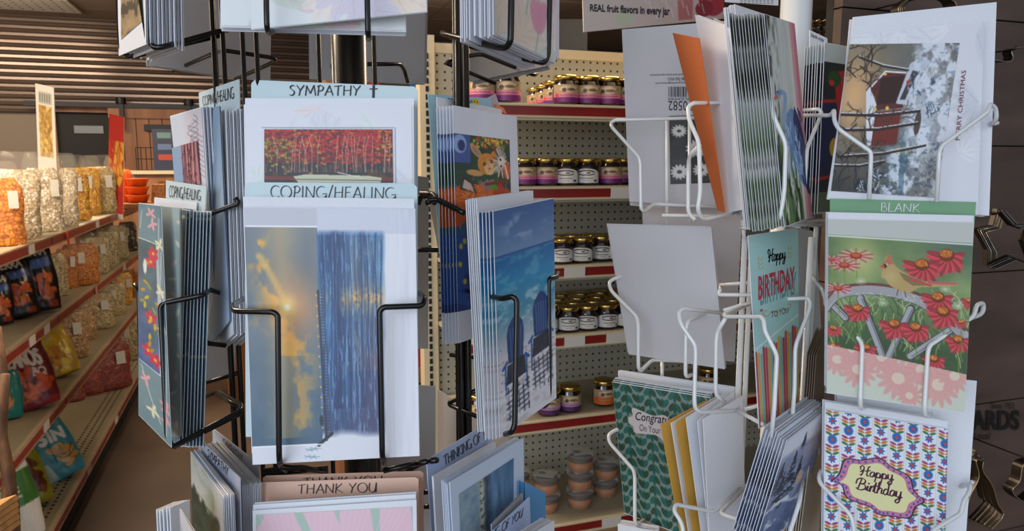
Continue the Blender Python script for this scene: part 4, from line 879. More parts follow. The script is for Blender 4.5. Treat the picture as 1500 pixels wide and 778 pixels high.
basket('leftlow', [[(330, 432, .64), (306, 424, .60), (300, 432, .575), (240, 444, .575), (235, 450, .575), (245, 640, .572), (252, 655, .575), (262, 650, .58), (352, 602, .62), (354, 594, .63), (320, 573, .68), (272, 594, .70)],
                   [(235, 440, .70), (205, 426, .69), (196, 416, .675), (203, 424, .67), (208, 600, .665), (214, 618, .665), (228, 622, .68)], [(352, 597, .63), (318, 577, .68)],
                   [(272, 570, .72), (350, 546, .70)], [(254, 655, .58), (352, 606, .625), (353, 600, .63)]])
basket('leftmid', [[(345, 290, .60), (350, 298, .60), (302, 315, .60), (297, 322, .605), (297, 490, .61), (302, 503, .615), (330, 506, .63)], [(300, 428, .62), (297, 500, .62)], [(324, 486, .66), (352, 490, .64)]])
basket('lefttop', [[(206, -60, .60), (207, 0, .595), (217, 60, .59), (226, 70, .59), (238, 69, .59), (320, 46, .65), (334, 44, .66)], [(172, -60, .685), (173, 0, .68), (177, 70, .675), (185, 82, .67), (196, 82, .67), (325, 51, .66)]], .0024)
basket('topcentre', [[(391, -60, .52), (390, 0, .52), (391, 42, .52), (394, 48, .53), (400, 46, .58)], [(538, -60, .52), (538, 0, .52), (539, 50, .52), (540, 57, .53), (542, 55, .58)]], .0021)
basket('topright', [[(750, -60, .535), (749, 0, .535), (748, 60, .535), (742, 70, .54), (730, 70, .545), (652, 50, .62), (648, 48, .63)], [(806, -60, .62), (805, 0, .62), (803, 80, .62), (798, 92, .62), (786, 90, .62), (690, 68, .63), (660, 54, .64)]], .0024)
basket('backloops', [[(253, 104, .80), (318, 76, .72), (330, 74, .70), (402, 85, .74), (403, 90, .75), (345, 116, .80)], [(536, 94, .72), (586, 94, .78), (592, 102, .8), (597, 120, .82)], [(487, 96, .74), (490, 110, .78)],
                     [(655, 92, .70), (664, 86, .69), (705, 79, .70), (782, 110, .78), (786, 108, .8)], [(655, 93, .70), (725, 122, .76)]], .0021)
basket('rightlow', [[(690, 424, .64), (684, 426, .60), (735, 438, .535), (752, 434, .53), (757, 441, .53), (754, 622, .53), (750, 633, .53), (740, 636, .54)],
                    [(818, 400, .66), (816, 406, .64), (805, 408, .63), (804, 416, .63), (805, 575, .63), (802, 592, .63), (796, 596, .64)],
                    [(706, 568, .66), (658, 590, .68), (660, 594, .68), (722, 620, .62)], [(660, 520, .70), (700, 524, .68), (712, 532, .68)]])
basket('rightmid', [[(617, 283, .66), (636, 284, .64), (640, 290, .62), (636, 297, .61)], [(628, 300, .60), (626, 294, .60), (640, 292, .60), (668, 306, .59), (680, 312, .585)], [(612, 366, .66), (642, 366, .66)], [(612, 300, .68), (617, 286, .68), (630, 290, .66)]], .0024)
basket('lowright', [[(600, 700, .6), (596, 690, .58), (622, 676, .57), (640, 674, .56)], [(618, 722, .66), (640, 718, .66)], [(618, 742, .66), (642, 742, .66)]], .0024)
# ------------------------------------------------------------------ art
def art_sunrise(w, h, fr=(366, 303, 615, 676)):
    cv = Cv(w, h, fr, (226, 228, 236)); X, Y = cv.FX, cv.FY; nz = fbm(w, h, 26, 34, 2, 4); n2 = fbm(w, h, 5, 60, 3, 3); n3 = fbm(w, h, 60, 90, 9, 4)
    cv.blend((Y < 329) * (X < 470) * .75, (186, 190, 200)); cv.blend((X > 470) * (Y < 340) * .6, (196, 200, 220))
    m = (X < 471) * (Y > 331) * (Y < 650)
    t = np.clip((Y - 331) / 330, 0, 1); base = np.stack([132 - 74 * t + 0 * X, 138 - 48 * t + 0 * X, 142 - 26 * t + 0 * X], -1)
    base = base + (n3[..., None] - .5) * np.array([60, 50, 40]); band = np.exp(-((X - 418 - 14 * (nz - .5)) / 20) ** 2) * (Y < 640); base = base * (1 - .55 * band[..., None]) + np.array([196, 170, 120]) * .55 * band[..., None]
    cl = np.clip((nz - .50) * 7, 0, 1) * np.exp(-((X - (382 + np.clip(Y - 360, 0, 120) * .38)) / 22) ** 2) * (Y > 335) * (Y < 520); base = base * (1 - cl[..., None]) + np.array([244, 180, 66]) * cl[..., None]
    cl = np.clip((nz - .56) * 8, 0, 1) * np.exp(-((X - 436) / 26) ** 2) * (Y > 500) * .7; base = base * (1 - cl[..., None]) + np.array([226, 170, 80]) * cl[..., None]
    cl = np.clip((nz - .58) * 6, 0, 1) * (X < 400) * (Y > 440) * (Y < 600) * .5; base = base * (1 - cl[..., None]) + np.array([206, 168, 92]) * cl[..., None]
    g = np.exp(-(((X - 436) / 34) ** 2 + ((Y - 450) / 48) ** 2)); base = base * (1 - .7 * g[..., None]) + np.array([238, 160, 96]) * .7 * g[..., None]
    g = np.exp(-(((X - 424) / 12) ** 2 + ((Y - 449) / 16) ** 2)); base = base * (1 - g[..., None]) + np.array([255, 222, 130]) * g[..., None]
    cv.a = np.where(m[..., None], base, cv.a)
    for q_ in range(46):
        t_ = q_ / 45; xx = 384 + 42 * t_ + 3.4 * math.sin(q_ * 1.7); yy = 372 + 78 * t_ ** 1.15; cv.disc(xx, yy, 3.4 - t_, 4.4, (246, 194, 92), .28, soft=.8)
    for q_ in range(30): cv.disc(428 + q_ * .35 + 2.4 * math.sin(q_ * 2.1), 456 + q_ * 3.4, 2.6, 3.4, (236, 186, 104), .22, soft=.8)
    cv.disc(424, 449, 4, 4, (255, 252, 230), 1, 0, .8)
    # sea
    edge = 574 - 10 * n3 + np.clip(Y - 560, 0, 100) * .0
    a = np.clip((edge - X) / 7, 0, 1) * (X > 470) * np.clip((Y - 334) / 10, 0, 1) * np.clip((640 - .16 * (X - 470) * 0 + 16 * (n3 - .5) - Y) / 10, 0, 1)
    st = n2; s = np.stack([14 + 76 * st, 52 + 104 * st, 104 + 100 * st], -1)
    wv = np.clip((fbm(w, h, 3, 70, 21, 2) - .5) * 9, 0, 1); s = s * (1 - .5 * wv[..., None]) + np.array([26, 54, 104]) * .5 * wv[..., None]
    dark = np.clip((Y - 455 + (X - 545) * 1.5) / 90, 0, 1) * np.clip((X - 500) / 46, 0, 1); s = s * (1 - .9 * dark[..., None]) + np.array([78, 76, 116]) * .9 * dark[..., None]
    dk2 = np.clip((Y - 560) / 70, 0, 1); s = s * (1 - .6 * dk2[..., None]) + np.array([70, 74, 112]) * .6 * dk2[..., None]
    gl = np.exp(-((Y - 438) / 17) ** 2) * np.clip((X - 486) / 30, .2, 1) * np.clip(.25 + 1.6 * fbm(w, h, 4, 5, 31, 2) - .3, 0, 1); s = s * (1 - gl[..., None]) + np.array([250, 190, 96]) * gl[..., None]
    gw = np.exp(-((X - 536) / 28) ** 2) * .55 * (Y > 345) * (Y < 545) * fbm(w, h, 16, 22, 6); s = s * (1 - gw[..., None]) + np.array([206, 150, 110]) * gw[..., None]
    cv.a = cv.a * (1 - a[..., None]) + s * a[..., None]
    rr = np.random.RandomState(5)
    dkb = (np.exp(-((X - 497 + 5 * (nz - .5)) / 7) ** 2) * .75 + np.exp(-((X - 534 + 8 * (nz - .5)) / 5) ** 2) * .4 + np.exp(-((X - 515) / 3) ** 2) * .4) * a * (Y < 600); cv.blend(dkb, (16, 42, 92)); cv.blend(np.clip((fbm(w, h, 2.5, 22, 77, 3) - .56) * 7, 0, 1) * a * .55, (150, 186, 222))
    for k in range(11):
        x = 480 + k * 8.6 + rr.uniform(-3, 3); y0 = 338 + rr.uniform(0, 20); y1 = y0 + rr.uniform(180, 290); P = [(x, y0)]
        while P[-1][1] < min(y1, 628 - max(0, (x - 520))): P.append((P[-1][0] + rr.uniform(-1.4, 1.1), P[-1][1] + 22))
        if len(P) > 2:
            cv.line(catmull(P, 3), rr.uniform(1.0, 2.6), (22, 58, 112), .6); cv.line([(a_ + 2, b_) for a_, b_ in catmull(P, 3)], 1.0, (130, 174, 214), .45)
    # pier
    cv.line([(470, 425), (473, 520), (477, 645)], 3.4, (40, 46, 62))
    for k in range(48): y = 428 + k * 4.5; cv.line([(468.5 + (y - 425) * .03, y), (477 + (y - 425) * .03, y)], 1.4, (44, 50, 70), .9)
    cv.line([(478, 430), (484, 640)], 1.3, (60, 74, 104)); cv.line([(465, 652), (485, 636)], 5, (36, 40, 52))
    for k in range(14): cv.disc(467 + k * .35, 432 + k * 15, 1.2, 1.4, (246, 176, 60))
    cv.disc(470, 616, 3, 8, (34, 50, 66))
    for (x, y) in ((452, 658), (450, 668), (458, 669), (460, 657)):
        for k in range(5): cv.line([(x, y), (x + 8 * math.cos(k * 1.2), y + 3 * math.sin(k * 1.2))], 1.2, (126, 156, 172), .8)
    cv.line([(369, 651), (471, 651)], 1.6, (250, 250, 252)); cv.line([(369, 330), (471, 330)], 1.6, (250, 250, 252)); return cv
def art_autumn(w, h):
    cv = Cv(w, h, (0, 0, 187, 78), (120, 32, 34)); r = np.random.RandomState(4); cv.blend(fbm(w, h, 20, 14, 3), (70, 26, 34))
    cv.poly([(0, 48), (187, 50), (187, 78), (0, 78)], (34, 36, 44)); cv.blend(np.clip((fbm(w, h, 8, 6, 12) - .5) * 6, 0, 1) * (cv.FY > 40) * .8, (96, 60, 40))
    for k in range(900):
        x = r.rand() * 187; y = abs(r.normal(18, 18)); c_ = [(196, 34, 40), (172, 26, 44), (214, 60, 40), (150, 24, 36), (206, 120, 30)][r.choice(5, p=[.33, .25, .2, .15, .07])]
        if x < 40 and y > 12 and r.rand() < .8: c_ = [(150, 134, 40), (96, 104, 40), (190, 150, 50)][r.randint(3)]
        if 44 < x < 80 and r.rand() < .25 or x > 165 and r.rand() < .3: c_ = (196, 150, 44)
        if y < 66: cv.disc(x, y, r.uniform(1, 3.2), r.uniform(.8, 2), c_, .85)
    for k in range(22): x = r.rand() * 187; cv.line([(x, 62), (x + r.uniform(-3, 3), 30), (x + r.uniform(-6, 6), 10)], 1.0, (214, 170, 150), .75)
    for k in range(50): x = r.rand() * 187; cv.line([(x, 46 + r.rand() * 12), (x + r.uniform(-2, 2), 62)], 1.0, (120, 104, 90), .6)
    cv.line([(0, 70), (187, 72)], 5, (120, 40, 34)); cv.poly([(42, 68), (60, 65), (150, 67), (170, 70), (168, 78), (50, 78)], (206, 206, 178)); cv.line([(40, 72), (168, 74)], 1.2, (96, 96, 80)); cv.line([(106, 62), (140, 70)], 1.2, (226, 226, 220)); return cv
def emb_leaves(w, h, base, seed, cols, n=14, R=(18, 44)):
    cv = Cv(w, h, bg=base); r = np.random.RandomState(seed); rel = np.zeros((h, w))
    for k in range(n):
        x, y = r.rand() * w, r.rand() * h; L = r.uniform(*R); a = r.rand() * 6.28; c_ = cols[r.randint(len(cols))]
        for j in range(5):
            aj = a + (j - 2) * .5; cv.leaf(x, y, L, L * .36, aj, c_, .75); cv.line([(x, y), (x + math.cos(aj) * L, y + math.sin(aj) * L)], .8, tuple(np.array(c_) * .88), .8)
            for t in (.35, .6, .8):
                for sg in (-1, 1): cv.line([(x + math.cos(aj) * L * t * .8, y + math.sin(aj) * L * t * .8), (x + math.cos(aj) * L * t + math.cos(aj + sg) * L * .13, y + math.sin(aj) * L * t + math.sin(aj + sg) * L * .13)], .6, tuple(np.array(c_) * .9), .6)
    return cv
def relief_of(cv, amp):
    g = cv.a.mean(-1); g = (g - g.mean()) / 60; k = g.copy()
    k[1:-1, 1:-1] = (g[1:-1, 1:-1] * 2 + g[:-2, 1:-1] + g[2:, 1:-1] + g[1:-1, :-2] + g[1:-1, 2:]) / 6; return np.clip(k, -1, 1) * amp + amp
def art_fox(w, h):
    cv = Cv(w, h, (0, 0, 84, 250), (30, 60, 70)); r = np.random.RandomState(8)
    cv.blend(fbm(w, h, 14, 14, 2), (50, 90, 40)); cv.poly([(0, 0), (22, 0), (22, 40), (0, 40)], (70, 96, 160)); cv.disc(8, 14, 9, 13, (150, 180, 226)); cv.disc(10, 16, 5, 8, (40, 60, 120))
    for k in range(90): cv.disc(24 + r.rand() * 56, r.rand() * 16, 2.5, 1.5, [(216, 60, 30), (236, 170, 40), (60, 110, 50), (240, 200, 90)][r.randint(4)], .9, r.rand() * 3)
    cv.poly([(0, 140), (84, 140), (84, 250), (0, 250)], (34, 60, 130)); cv.blend((fbm(w, h, 20, 30, 7) > .5) * (cv.FY > 110) * .5, (60, 110, 190))
    for k in range(7): cv.disc(r.rand() * 20 + 4, 120 + r.rand() * 100, 2.5, 4, (220, 200, 70), .9)
    for k in range(260):
        x, y = r.rand() * 84, 60 + r.rand() * 70; cv.line([(x, y), (x + r.uniform(-3, 3), y + 5)], 1.0, [(90, 110, 70), (150, 70, 40), (200, 150, 80), (60, 60, 90), (170, 170, 180)][r.randint(5)], .7)
    # rabbit
    cv.disc(30, 22, 12, 5, (206, 150, 90), 1, .9); cv.disc(30, 22, 7, 2.5, (150, 130, 140), 1, .9); cv.disc(28, 54, 12, 4.5, (214, 160, 100), 1, .1); cv.disc(46, 40, 14, 16, (216, 140, 56)); cv.disc(50, 46, 8, 10, (238, 196, 140)); cv.disc(42, 40, 2.4, 2.8, (30, 20, 16)); cv.disc(53, 36, 2.2, 2.6, (30, 20, 16)); cv.disc(50, 47, 2, 1.5, (170, 90, 80)); cv.disc(60, 26, 8, 7, (232, 130, 40))
    # hedgehog
    cv.disc(68, 36, 10, 20, (180, 170, 160)); 
    for k in range(70): a = r.rand() * 6.28; cv.line([(68 + 7 * math.cos(a), 36 + 14 * math.sin(a)), (68 + 13 * math.cos(a), 36 + 24 * math.sin(a))], 1, [(236, 226, 206), (60, 50, 46)][k % 2], .9)
    cv.disc(69, 36, 6, 9, (238, 222, 200)); cv.disc(67, 32, 1.6, 1.8, (20, 16, 16)); cv.disc(68, 42, 1.6, 1.8, (20, 16, 16)); cv.disc(77, 48, 6, 13, (216, 92, 50)); cv.line([(74, 40), (79, 60)], 3, (236, 220, 200))
    # fox
    cv.disc(22, 92, 30, 22, (214, 96, 30)); cv.disc(40, 84, 18, 14, (226, 110, 36)); cv.poly([(6, 78), (10, 58), (24, 66), (30, 84)], (60, 54, 60)); cv.poly([(10, 76), (13, 64), (22, 70), (26, 82)], (210, 190, 180)); cv.poly([(34, 68), (58, 62), (46, 82)], (150, 120, 130)); cv.disc(40, 92, 4, 3, (244, 180, 60)); cv.disc(40, 92, 1.8, 2.4, (10, 10, 10)); cv.disc(56, 104, 12, 7, (240, 230, 220)); cv.disc(20, 94, 3, 3, (20, 14, 12)); cv.disc(2, 112, 14, 18, (190, 84, 30))
    for k in range(150): a = r.rand() * 6.28; q = r.rand(); x, y = 24 + 24 * q * math.cos(a), 92 + 18 * q * math.sin(a); cv.line([(x, y), (x + 4 * math.cos(a), y + 3 * math.sin(a))], .9, [(240, 160, 90), (170, 66, 20), (250, 200, 150)][k % 3], .7)
    for k in range(90): a = r.rand() * 6.28; q = r.rand(); x, y = 46 + 12 * q * math.cos(a), 40 + 14 * q * math.sin(a); cv.line([(x, y), (x + 2 * math.cos(a), y + 2 * math.sin(a))], .8, [(246, 190, 110), (180, 100, 30)][k % 2], .6)
    cv.disc(40, 92, 4, 3, (244, 180, 60)); cv.disc(40, 92, 1.8, 2.4, (10, 10, 10))
    cv.line([(44, 70), (78, 64)], 5, (120, 60, 26)); cv.disc(70, 84, 16, 10, (186, 70, 30), 1, .2); cv.disc(56, 74, 6, 4, (86, 150, 40)); cv.disc(66, 72, 4, 4, (206, 30, 40)); cv.line([(58, 92), (84, 86)], 4, (236, 150, 60)); return cv
def art_beach(w, h):
    cv = Cv(w, h, (0, 0, 100, 300)); X, Y = cv.FX, cv.FY; n = fbm(w, h, 12, 8, 3, 4)
    st = [(0, (52, 96, 156)), (60, (110, 146, 186)), (64, (14, 100, 166)), (100, (28, 140, 190)), (140, (70, 150, 180)), (176, (170, 186, 196)), (205, (226, 220, 224)), (300, (236, 234, 240))]
    ys = [s[0] for s in st]
    for c_ in range(3): cv.a[..., c_] = np.interp(Y, ys, [s[1][c_] for s in st])
    cl = np.clip((fbm(w, h, 16, 10, 5, 4) - .5) * 5, 0, 1) * np.exp(-(((X - 48) / 30) ** 2 + ((Y - 26) / 16) ** 2)); cv.blend(cl * .8, (220, 228, 240))
    cv.blend((Y > 64) * (Y < 190) * np.clip((n - .52) * 5, 0, 1) * .4, (150, 200, 214)); cv.blend((Y > 120) * (Y < 200) * np.clip((n - .45) * 4, 0, 1) * .5, (214, 226, 232)); cv.line([(0, 62), (100, 62)], 1.2, (24, 60, 110))
    cv.blend((Y > 200) * np.clip((n - .55) * 5, 0, 1) * .35, (176, 160, 156))
    B1, B2, D = (20, 60, 122), (34, 96, 176), (18, 24, 44)
    for (x, y, s_) in ((28, 150, .95), (72, 132, 1.0)):
        cv.poly([(x - 13 * s_, y + 60), (x - 15 * s_, y + 22), (x - 12 * s_, y + 10), (x - 5 * s_, y + 1), (x, y - 2), (x + 6 * s_, y + 1), (x + 12 * s_, y + 10), (x + 14 * s_, y + 22), (x + 12 * s_, y + 60)], B1)
        for k in range(-2, 3): cv.line([(x + k * 4.6 * s_, y + 14), (x + k * 4.0 * s_, y + 56)], 1.0, (120, 160, 206), .8)
        for sg in (-1, 1): cv.line([(x + sg * 16 * s_, y + 58), (x + sg * 22 * s_, y + 64)], 4, B2); cv.line([(x + sg * 18 * s_, y + 60), (x + sg * 18 * s_, y + 104)], 2.6, B2)
        cv.poly([(x - 15 * s_, y + 62), (x + 15 * s_, y + 58), (x + 17 * s_, y + 84), (x - 17 * s_, y + 88)], D, .9)
        for k in range(6): cv.line([(x - 16, y + 98 + k * 7), (x + 20, y + 94 + k * 7)], 3, (64, 70, 92), .75)
        for k in range(5): cv.line([(x - 14 + k * 8, y + 92), (x - 12 + k * 8, y + 136)], 2.6, (50, 56, 80), .7)
    r = np.random.RandomState(2)
    for k in range(90): x, y = r.rand() * 100, r.normal(222, 12); cv.disc(x, y, r.uniform(1, 3), 1.1, (110, 90, 84), .5)
    for k in range(30): cv.disc(r.rand() * 100, 240 + r.rand() * 50, r.uniform(3, 8), 3, (250, 248, 250), .6)
    return cv
def art_orchid(w, h):
    cv = Cv(w, h, (0, 0, 50, 350), (96, 130, 144)); X, Y = cv.FX, cv.FY; cv.blend(fbm(w, h, 20, 30, 3), (120, 152, 164)); m = (X < 38) * (Y > 58) * (Y < 258)
    t = np.clip((Y - 58) / 200, 0, 1); ins = np.stack([64 + 0 * t, 104 - 8 * t, 116 + 40 * t], -1) + (fbm(w, h, 12, 16, 5)[..., None] - .5) * 50; cv.a = np.where(m[..., None], ins, cv.a)
    cv.line([(0, 56), (38, 60), (38, 258), (0, 256)], 1.4, (236, 240, 240)); 
    for P in ([(24, 60), (20, 110), (8, 140), (30, 190), (14, 240)], [(30, 130), (22, 160), (32, 210), (20, 250)]): cv.line(catmull(P, 6), 1.3, (70, 120, 70))
    for (x, y) in ((26, 90), (24, 178), (18, 232), (30, 240), (31, 76)):
        for k in range(5): cv.leaf(x, y, 12, 7, k * 1.26 + y, (200, 46, 84)); 
        cv.disc(x, y, 2.5, 2.5, (240, 180, 60))
    r = np.random.RandomState(3)
    for k in range(16): cv.leaf(6 + r.rand() * 30, 90 + r.rand() * 160, 11, 5, r.rand() * 6, [(206, 176, 60), (150, 150, 70), (186, 150, 50)][k % 3])
    for P in ([(44, 20), (40, 120), (47, 200), (43, 340)], [(8, 10), (4, 40)], [(6, 262), (20, 300), (36, 330)], [(46, 70), (40, 150)]): cv.line(catmull(P, 6), 1.5, (206, 220, 224), .8)
    for (x, y, c_) in ((28, 14, (226, 170, 180)), (30, 30, (226, 170, 180)), (45, 60, (226, 224, 190)), (44, 130, (226, 224, 190)), (46, 190, (230, 226, 196)), (45, 300, (222, 160, 170)), (47, 320, (222, 160, 170)), (14, 280, (226, 170, 180)), (24, 320, (226, 224, 190))):
        for k in range(4): cv.leaf(x, y, 11, 4.5, k * 1.3 + x, c_)
    cv.disc(14, 100, 3.5, 12, (220, 230, 232)); return cv
def art_pinkpanel(w, h):
    cv = Cv(w, h, (0, 0, 45, 70), (190, 130, 140)); cv.poly([(0, 0), (16, 0), (18, 70), (0, 70)], (150, 176, 206)); r = np.random.RandomState(3)
    for k in range(16): cv.line([(18 + k * 1.7, 0), (16 + k * 1.9 + r.uniform(-3, 3), 70)], 1.4, [(96, 50, 66), (222, 160, 160), (60, 40, 50)][k % 3])
    for k in range(30): x, y = 18 + r.rand() * 26, r.rand() * 70; cv.line([(x, y), (x + r.uniform(-6, 6), y + 7)], 1, (60, 34, 44))
    return cv
def art_sketch(w, h):
    cv = Cv(w, h, (0, 0, 48, 320), (222, 216, 224)); cv.poly([(0, 0), (20, 0), (20, 320), (0, 320)], (214, 222, 234)); r = np.random.RandomState(6)
    for k in range(9): cv.line(catmull([(30 + r.uniform(-6, 6), 6 + k * 7), (40, 14 + k * 7), (28 + r.uniform(-4, 4), 24 + k * 7), (46, 40 + k * 7)], 6), .9, (110, 100, 116), .8)
    cv.line([(47, 0), (47, 320)], 1.2, (180, 176, 190)); return cv
def art_lotus(w, h):
    cv = Cv(w, h, (0, 0, 235, 160), (166, 190, 176))
    for k, (x, a0) in enumerate(((-30, 60), (10, 50), (70, 28), (125, 4), (185, -24), (240, -50))):
        b = x; cv.poly([(b, 60 if k == 0 else 0), (b + 46, 0), (b + 56 + 20 * (k < 3), 60), (118 + (k - 3) * 14, 160), (104 + (k - 3) * 14, 160), (b + 10 + (20 if k < 3 else -10), 60)], (224, 186, 200))
        for j in range(5): cv.line([(b + 8 + j * 9, 0), (112 + (k - 3) * 14, 150)], .8, (238, 208, 216), .8)
    cv.poly([(110, 36), (212, 33), (214, 160), (110, 160)], (238, 236, 238)); cv.poly([(116, 40), (208, 38), (208, 160), (116, 160)], (150, 60, 120))
    r = np.random.RandomState(2)
    for k in range(60): cv.leaf(118 + r.rand() * 86, 42 + r.rand() * 100, 12, 5, r.rand() * 6, [(206, 60, 120), (60, 110, 80), (230, 130, 170), (90, 40, 100)][k % 4])
    return cv
def art_sea(w, h):
    cv = Cv(w, h, (0, 0, 82, 80), (70, 104, 140)); X = cv.FX; n = fbm(w, h, 8, 10, 3, 3); n2 = fbm(w, h, 3, 40, 5, 2); cv.a = np.stack([60 + 60 * n2, 96 + 60 * n2, 136 + 50 * n2], -1)
    m = np.clip((30 - X) / 4, 0, 1); sky = np.stack([96 + 90 * n, 128 + 70 * n, 160 + 30 * n], -1); cv.a = cv.a * (1 - m[..., None]) + sky * m[..., None]; cv.blend(np.exp(-((X - 31) / 4) ** 2) * .9, (226, 214, 176)); cv.blend(np.exp(-((X - 38 + 6 * (n - .5)) / 4) ** 2) * .8, (52, 60, 76))
    r = np.random.RandomState(1)
    for k in range(24): cv.disc(29 + r.rand() * 5, r.rand() * 80, 1.6, 1.2, (60, 66, 76), .8)
    return cv
def art_trees(w, h):
    cv = Cv(w, h, (0, 0, 50, 150), (206, 204, 196)); n = fbm(w, h, 6, 10, 3, 4); cv.blend((n > .56) * (cv.FY < 50) * .6, (176, 190, 150)); X, Y = cv.FX, cv.FY
    a = np.clip((Y - 36 - (n - .5) * 20) / 8, 0, 1) * np.clip((46 + 10 * (n - .5) - X) / 5, 0, 1); s = np.stack([34 + 40 * n, 44 + 44 * n, 40 + 30 * n], -1); g = np.clip((X - 26) / 14, 0, 1)[..., None] * np.clip(1 - abs(Y - 90) / 50, 0, 1)[..., None]; s = s * (1 - .7 * g) + np.array([150, 100, 60]) * .7 * g * (0.5 + n[..., None]); cv.a = cv.a * (1 - a[..., None]) + s * a[..., None]
    cv.blend((X > 44) * .8, (196, 200, 214)); return cv
def art_blossom(w, h, seed=4, tul=False):
    cv = emb_leaves(w, h, (232, 238, 240), seed, [(236, 206, 212), (216, 228, 214), (240, 222, 204), (222, 214, 232), (244, 232, 226)], 26, (24, 56))
    if tul:
        for (x, y) in ((.55, .55), (.68, .80), (.35, .35)):
            x *= w; y *= h
            for k in (-.35, 0, .35): cv.disc(x + k * 12, y, 6, 17, (230, 160, 184), .85, k * .5)
            cv.line([(x, y + 14), (x - 6, y + 50)], 2, (170, 196, 170), .8)
    return cv
def art_sepia(w, h):
    cv = Cv(w, h, (0, 0, 40, 80), (150, 120, 80)); n = fbm(w, h, 7, 8, 3, 4); cv.a = np.stack([90 + 130 * n, 76 + 110 * n, 56 + 80 * n], -1); cv.blend((n < .42) * .7, (46, 38, 32)); return cv
# ------------------------------------------------------------------ cards on the black rack
# front, middle tier
c = card('greeting_card', 'card with a golden sunrise over a pier beside blue surf, front black pocket', [(357, 303), (609, 306), (615, 668), (370, 681)], (.530, .530, .527), M_WHITE, group=None)
cv = art_sunrise(250, 374); picture(c, [(357.6, 304), (608.5, 307), (614.5, 667.4), (370.5, 680)], cv, relief=relief_of(cv, .0002) * (cv.FX > 471) + fbm(250, 374, 7, 60, 8, 2) * .0006 * (cv.FX > 578))
stack(c, 2, .003, 'white card standing directly behind the sunrise card in the front black pocket', 'white cards behind the sunrise card', pics=False, up=.007, dpx=(-.0016, 0))
h_ = card('header_card', 'pale blue card divider lettered COPING/HEALING above the sunrise card', [(358, 267), (611, 269), (613, 640), (360, 640)], (.545, .545, .541), M_HEAD, 'card divider', gap=0, notch=True); pen_text(h_, 'COPING/HEALING', [(397, 272), (579, 275), (579, 292), (397, 290)], thick=.085)
# front, upper tier
c = card('greeting_card', 'white embossed card with a red autumn forest and a boat, under the SYMPATHY divider', [(357, 153), (606, 153), (608, 500), (362, 500)], (.583, .583, .578), M_EMB)
cvw = emb_leaves(240, 150, (226, 228, 236), 3, [(222, 232, 230), (234, 224, 224), (226, 226, 238), (218, 222, 232)], 16, (24, 50)); picture(c, [(360, 156), (603, 156), (605, 300), (361, 300)], cvw, 'picture_border', relief=relief_of(cvw, .0003))
picture(c, [(388, 190), (575, 190), (576, 268), (388, 268)], art_autumn(187, 78)); mb = MB()
A = [(384, 187), (578, 187), (579, 272), (384, 272)]
for a, b in zip(A[:-1], A[1:]): mb.tube([on_card(c, *a, .0014), on_card(c, *b, .0014)], .0006, 5, 0)
child_mb(c, mb, 'raised_border', M_WHITE)
for ch in c.o.children:
    if ch.name.startswith('picture') and not ch.name.startswith('picture_border'): ch.location = c.n * .0011
stack(c, 2, .0028, 'white card standing behind the autumn forest card', 'white cards behind the autumn card', pics=False, up=.005)
h_ = card('header_card', 'pale blue card divider lettered SYMPATHY with a cross, topmost in the front pockets', [(368, 117), (612, 127), (612, 480), (368, 480)], (.60, .60, .595), M_HEAD, 'card divider', gap=0, notch=True); pen_text(h_, 'SYMPATHY', [(424, 125), (528, 126), (528, 140), (424, 140)], thick=.12); pen_text(h_, '+', [(541, 127), (552, 127), (552, 142), (541, 142)], thick=.14)
# front, top tier
c = card('greeting_card', 'pastel blossom card tilted in the topmost front black pocket', [(362, -250), (620, -270), (626, 18), (368, 44)], (.545, .545, .54), M_EMB); cv = art_blossom(200, 210, 5); picture(c, [(362, -249), (619, -269), (625, 17.5), (369, 43)], cv, relief=relief_of(cv, .0004))
c = card('greeting_card', 'pastel embossed blossom card, square behind the tilted one at the top centre', [(322, -250), (597, -250), (595, 47), (323, 40)], (.562, .562, .557), M_EMB); cv = art_blossom(190, 200, 9); picture(c, [(323, -249), (596, -249), (594, 45), (324, 38)], cv, relief=relief_of(cv, .0004))
stack(c, 3, .0028, 'pastel embossed card in the stack behind the top centre front cards', 'pastel cards at the top centre', pics=True, jit=.0016)
# top left pocket
c = card('greeting_card', 'card with a sepia nature scene facing left in the top left pocket', [(168, -220), (208, -250), (214, 65), (174, 82)], (.675, .585, .675), M_WHITE); picture(c, [(176, -150), (207, -170), (210, 30), (178, 58)], art_sepia(30, 110))
stack(c, 9, .0030, 'white card seen edge on behind the sepia card in the top left pocket', 'cards behind the sepia card', pics=False, jit=.002)
# top right pocket
c = card('greeting_card', 'white card with embossed pink tulips in the top right pocket of the black rack', [(720, -220), (815, -190), (814, 93), (723, 51)], (.54, .64, .54), M_EMB); cv = art_blossom(75, 190, 7, True); picture(c, [(721, -219), (814, -189), (813, 91), (724, 50)], cv, relief=relief_of(cv, .0004))
stack(c, 12, .0024, 'white card seen edge on left of the top right tulip card', 'cards behind the tulip card', pics=False, jit=.002)
c = card('greeting_card', 'blank white card leaning outward behind the tulip card at the top', [(742, -200), (820, -180), (819, 86), (745, 60)], (.57, .67, .57), M_EMB)
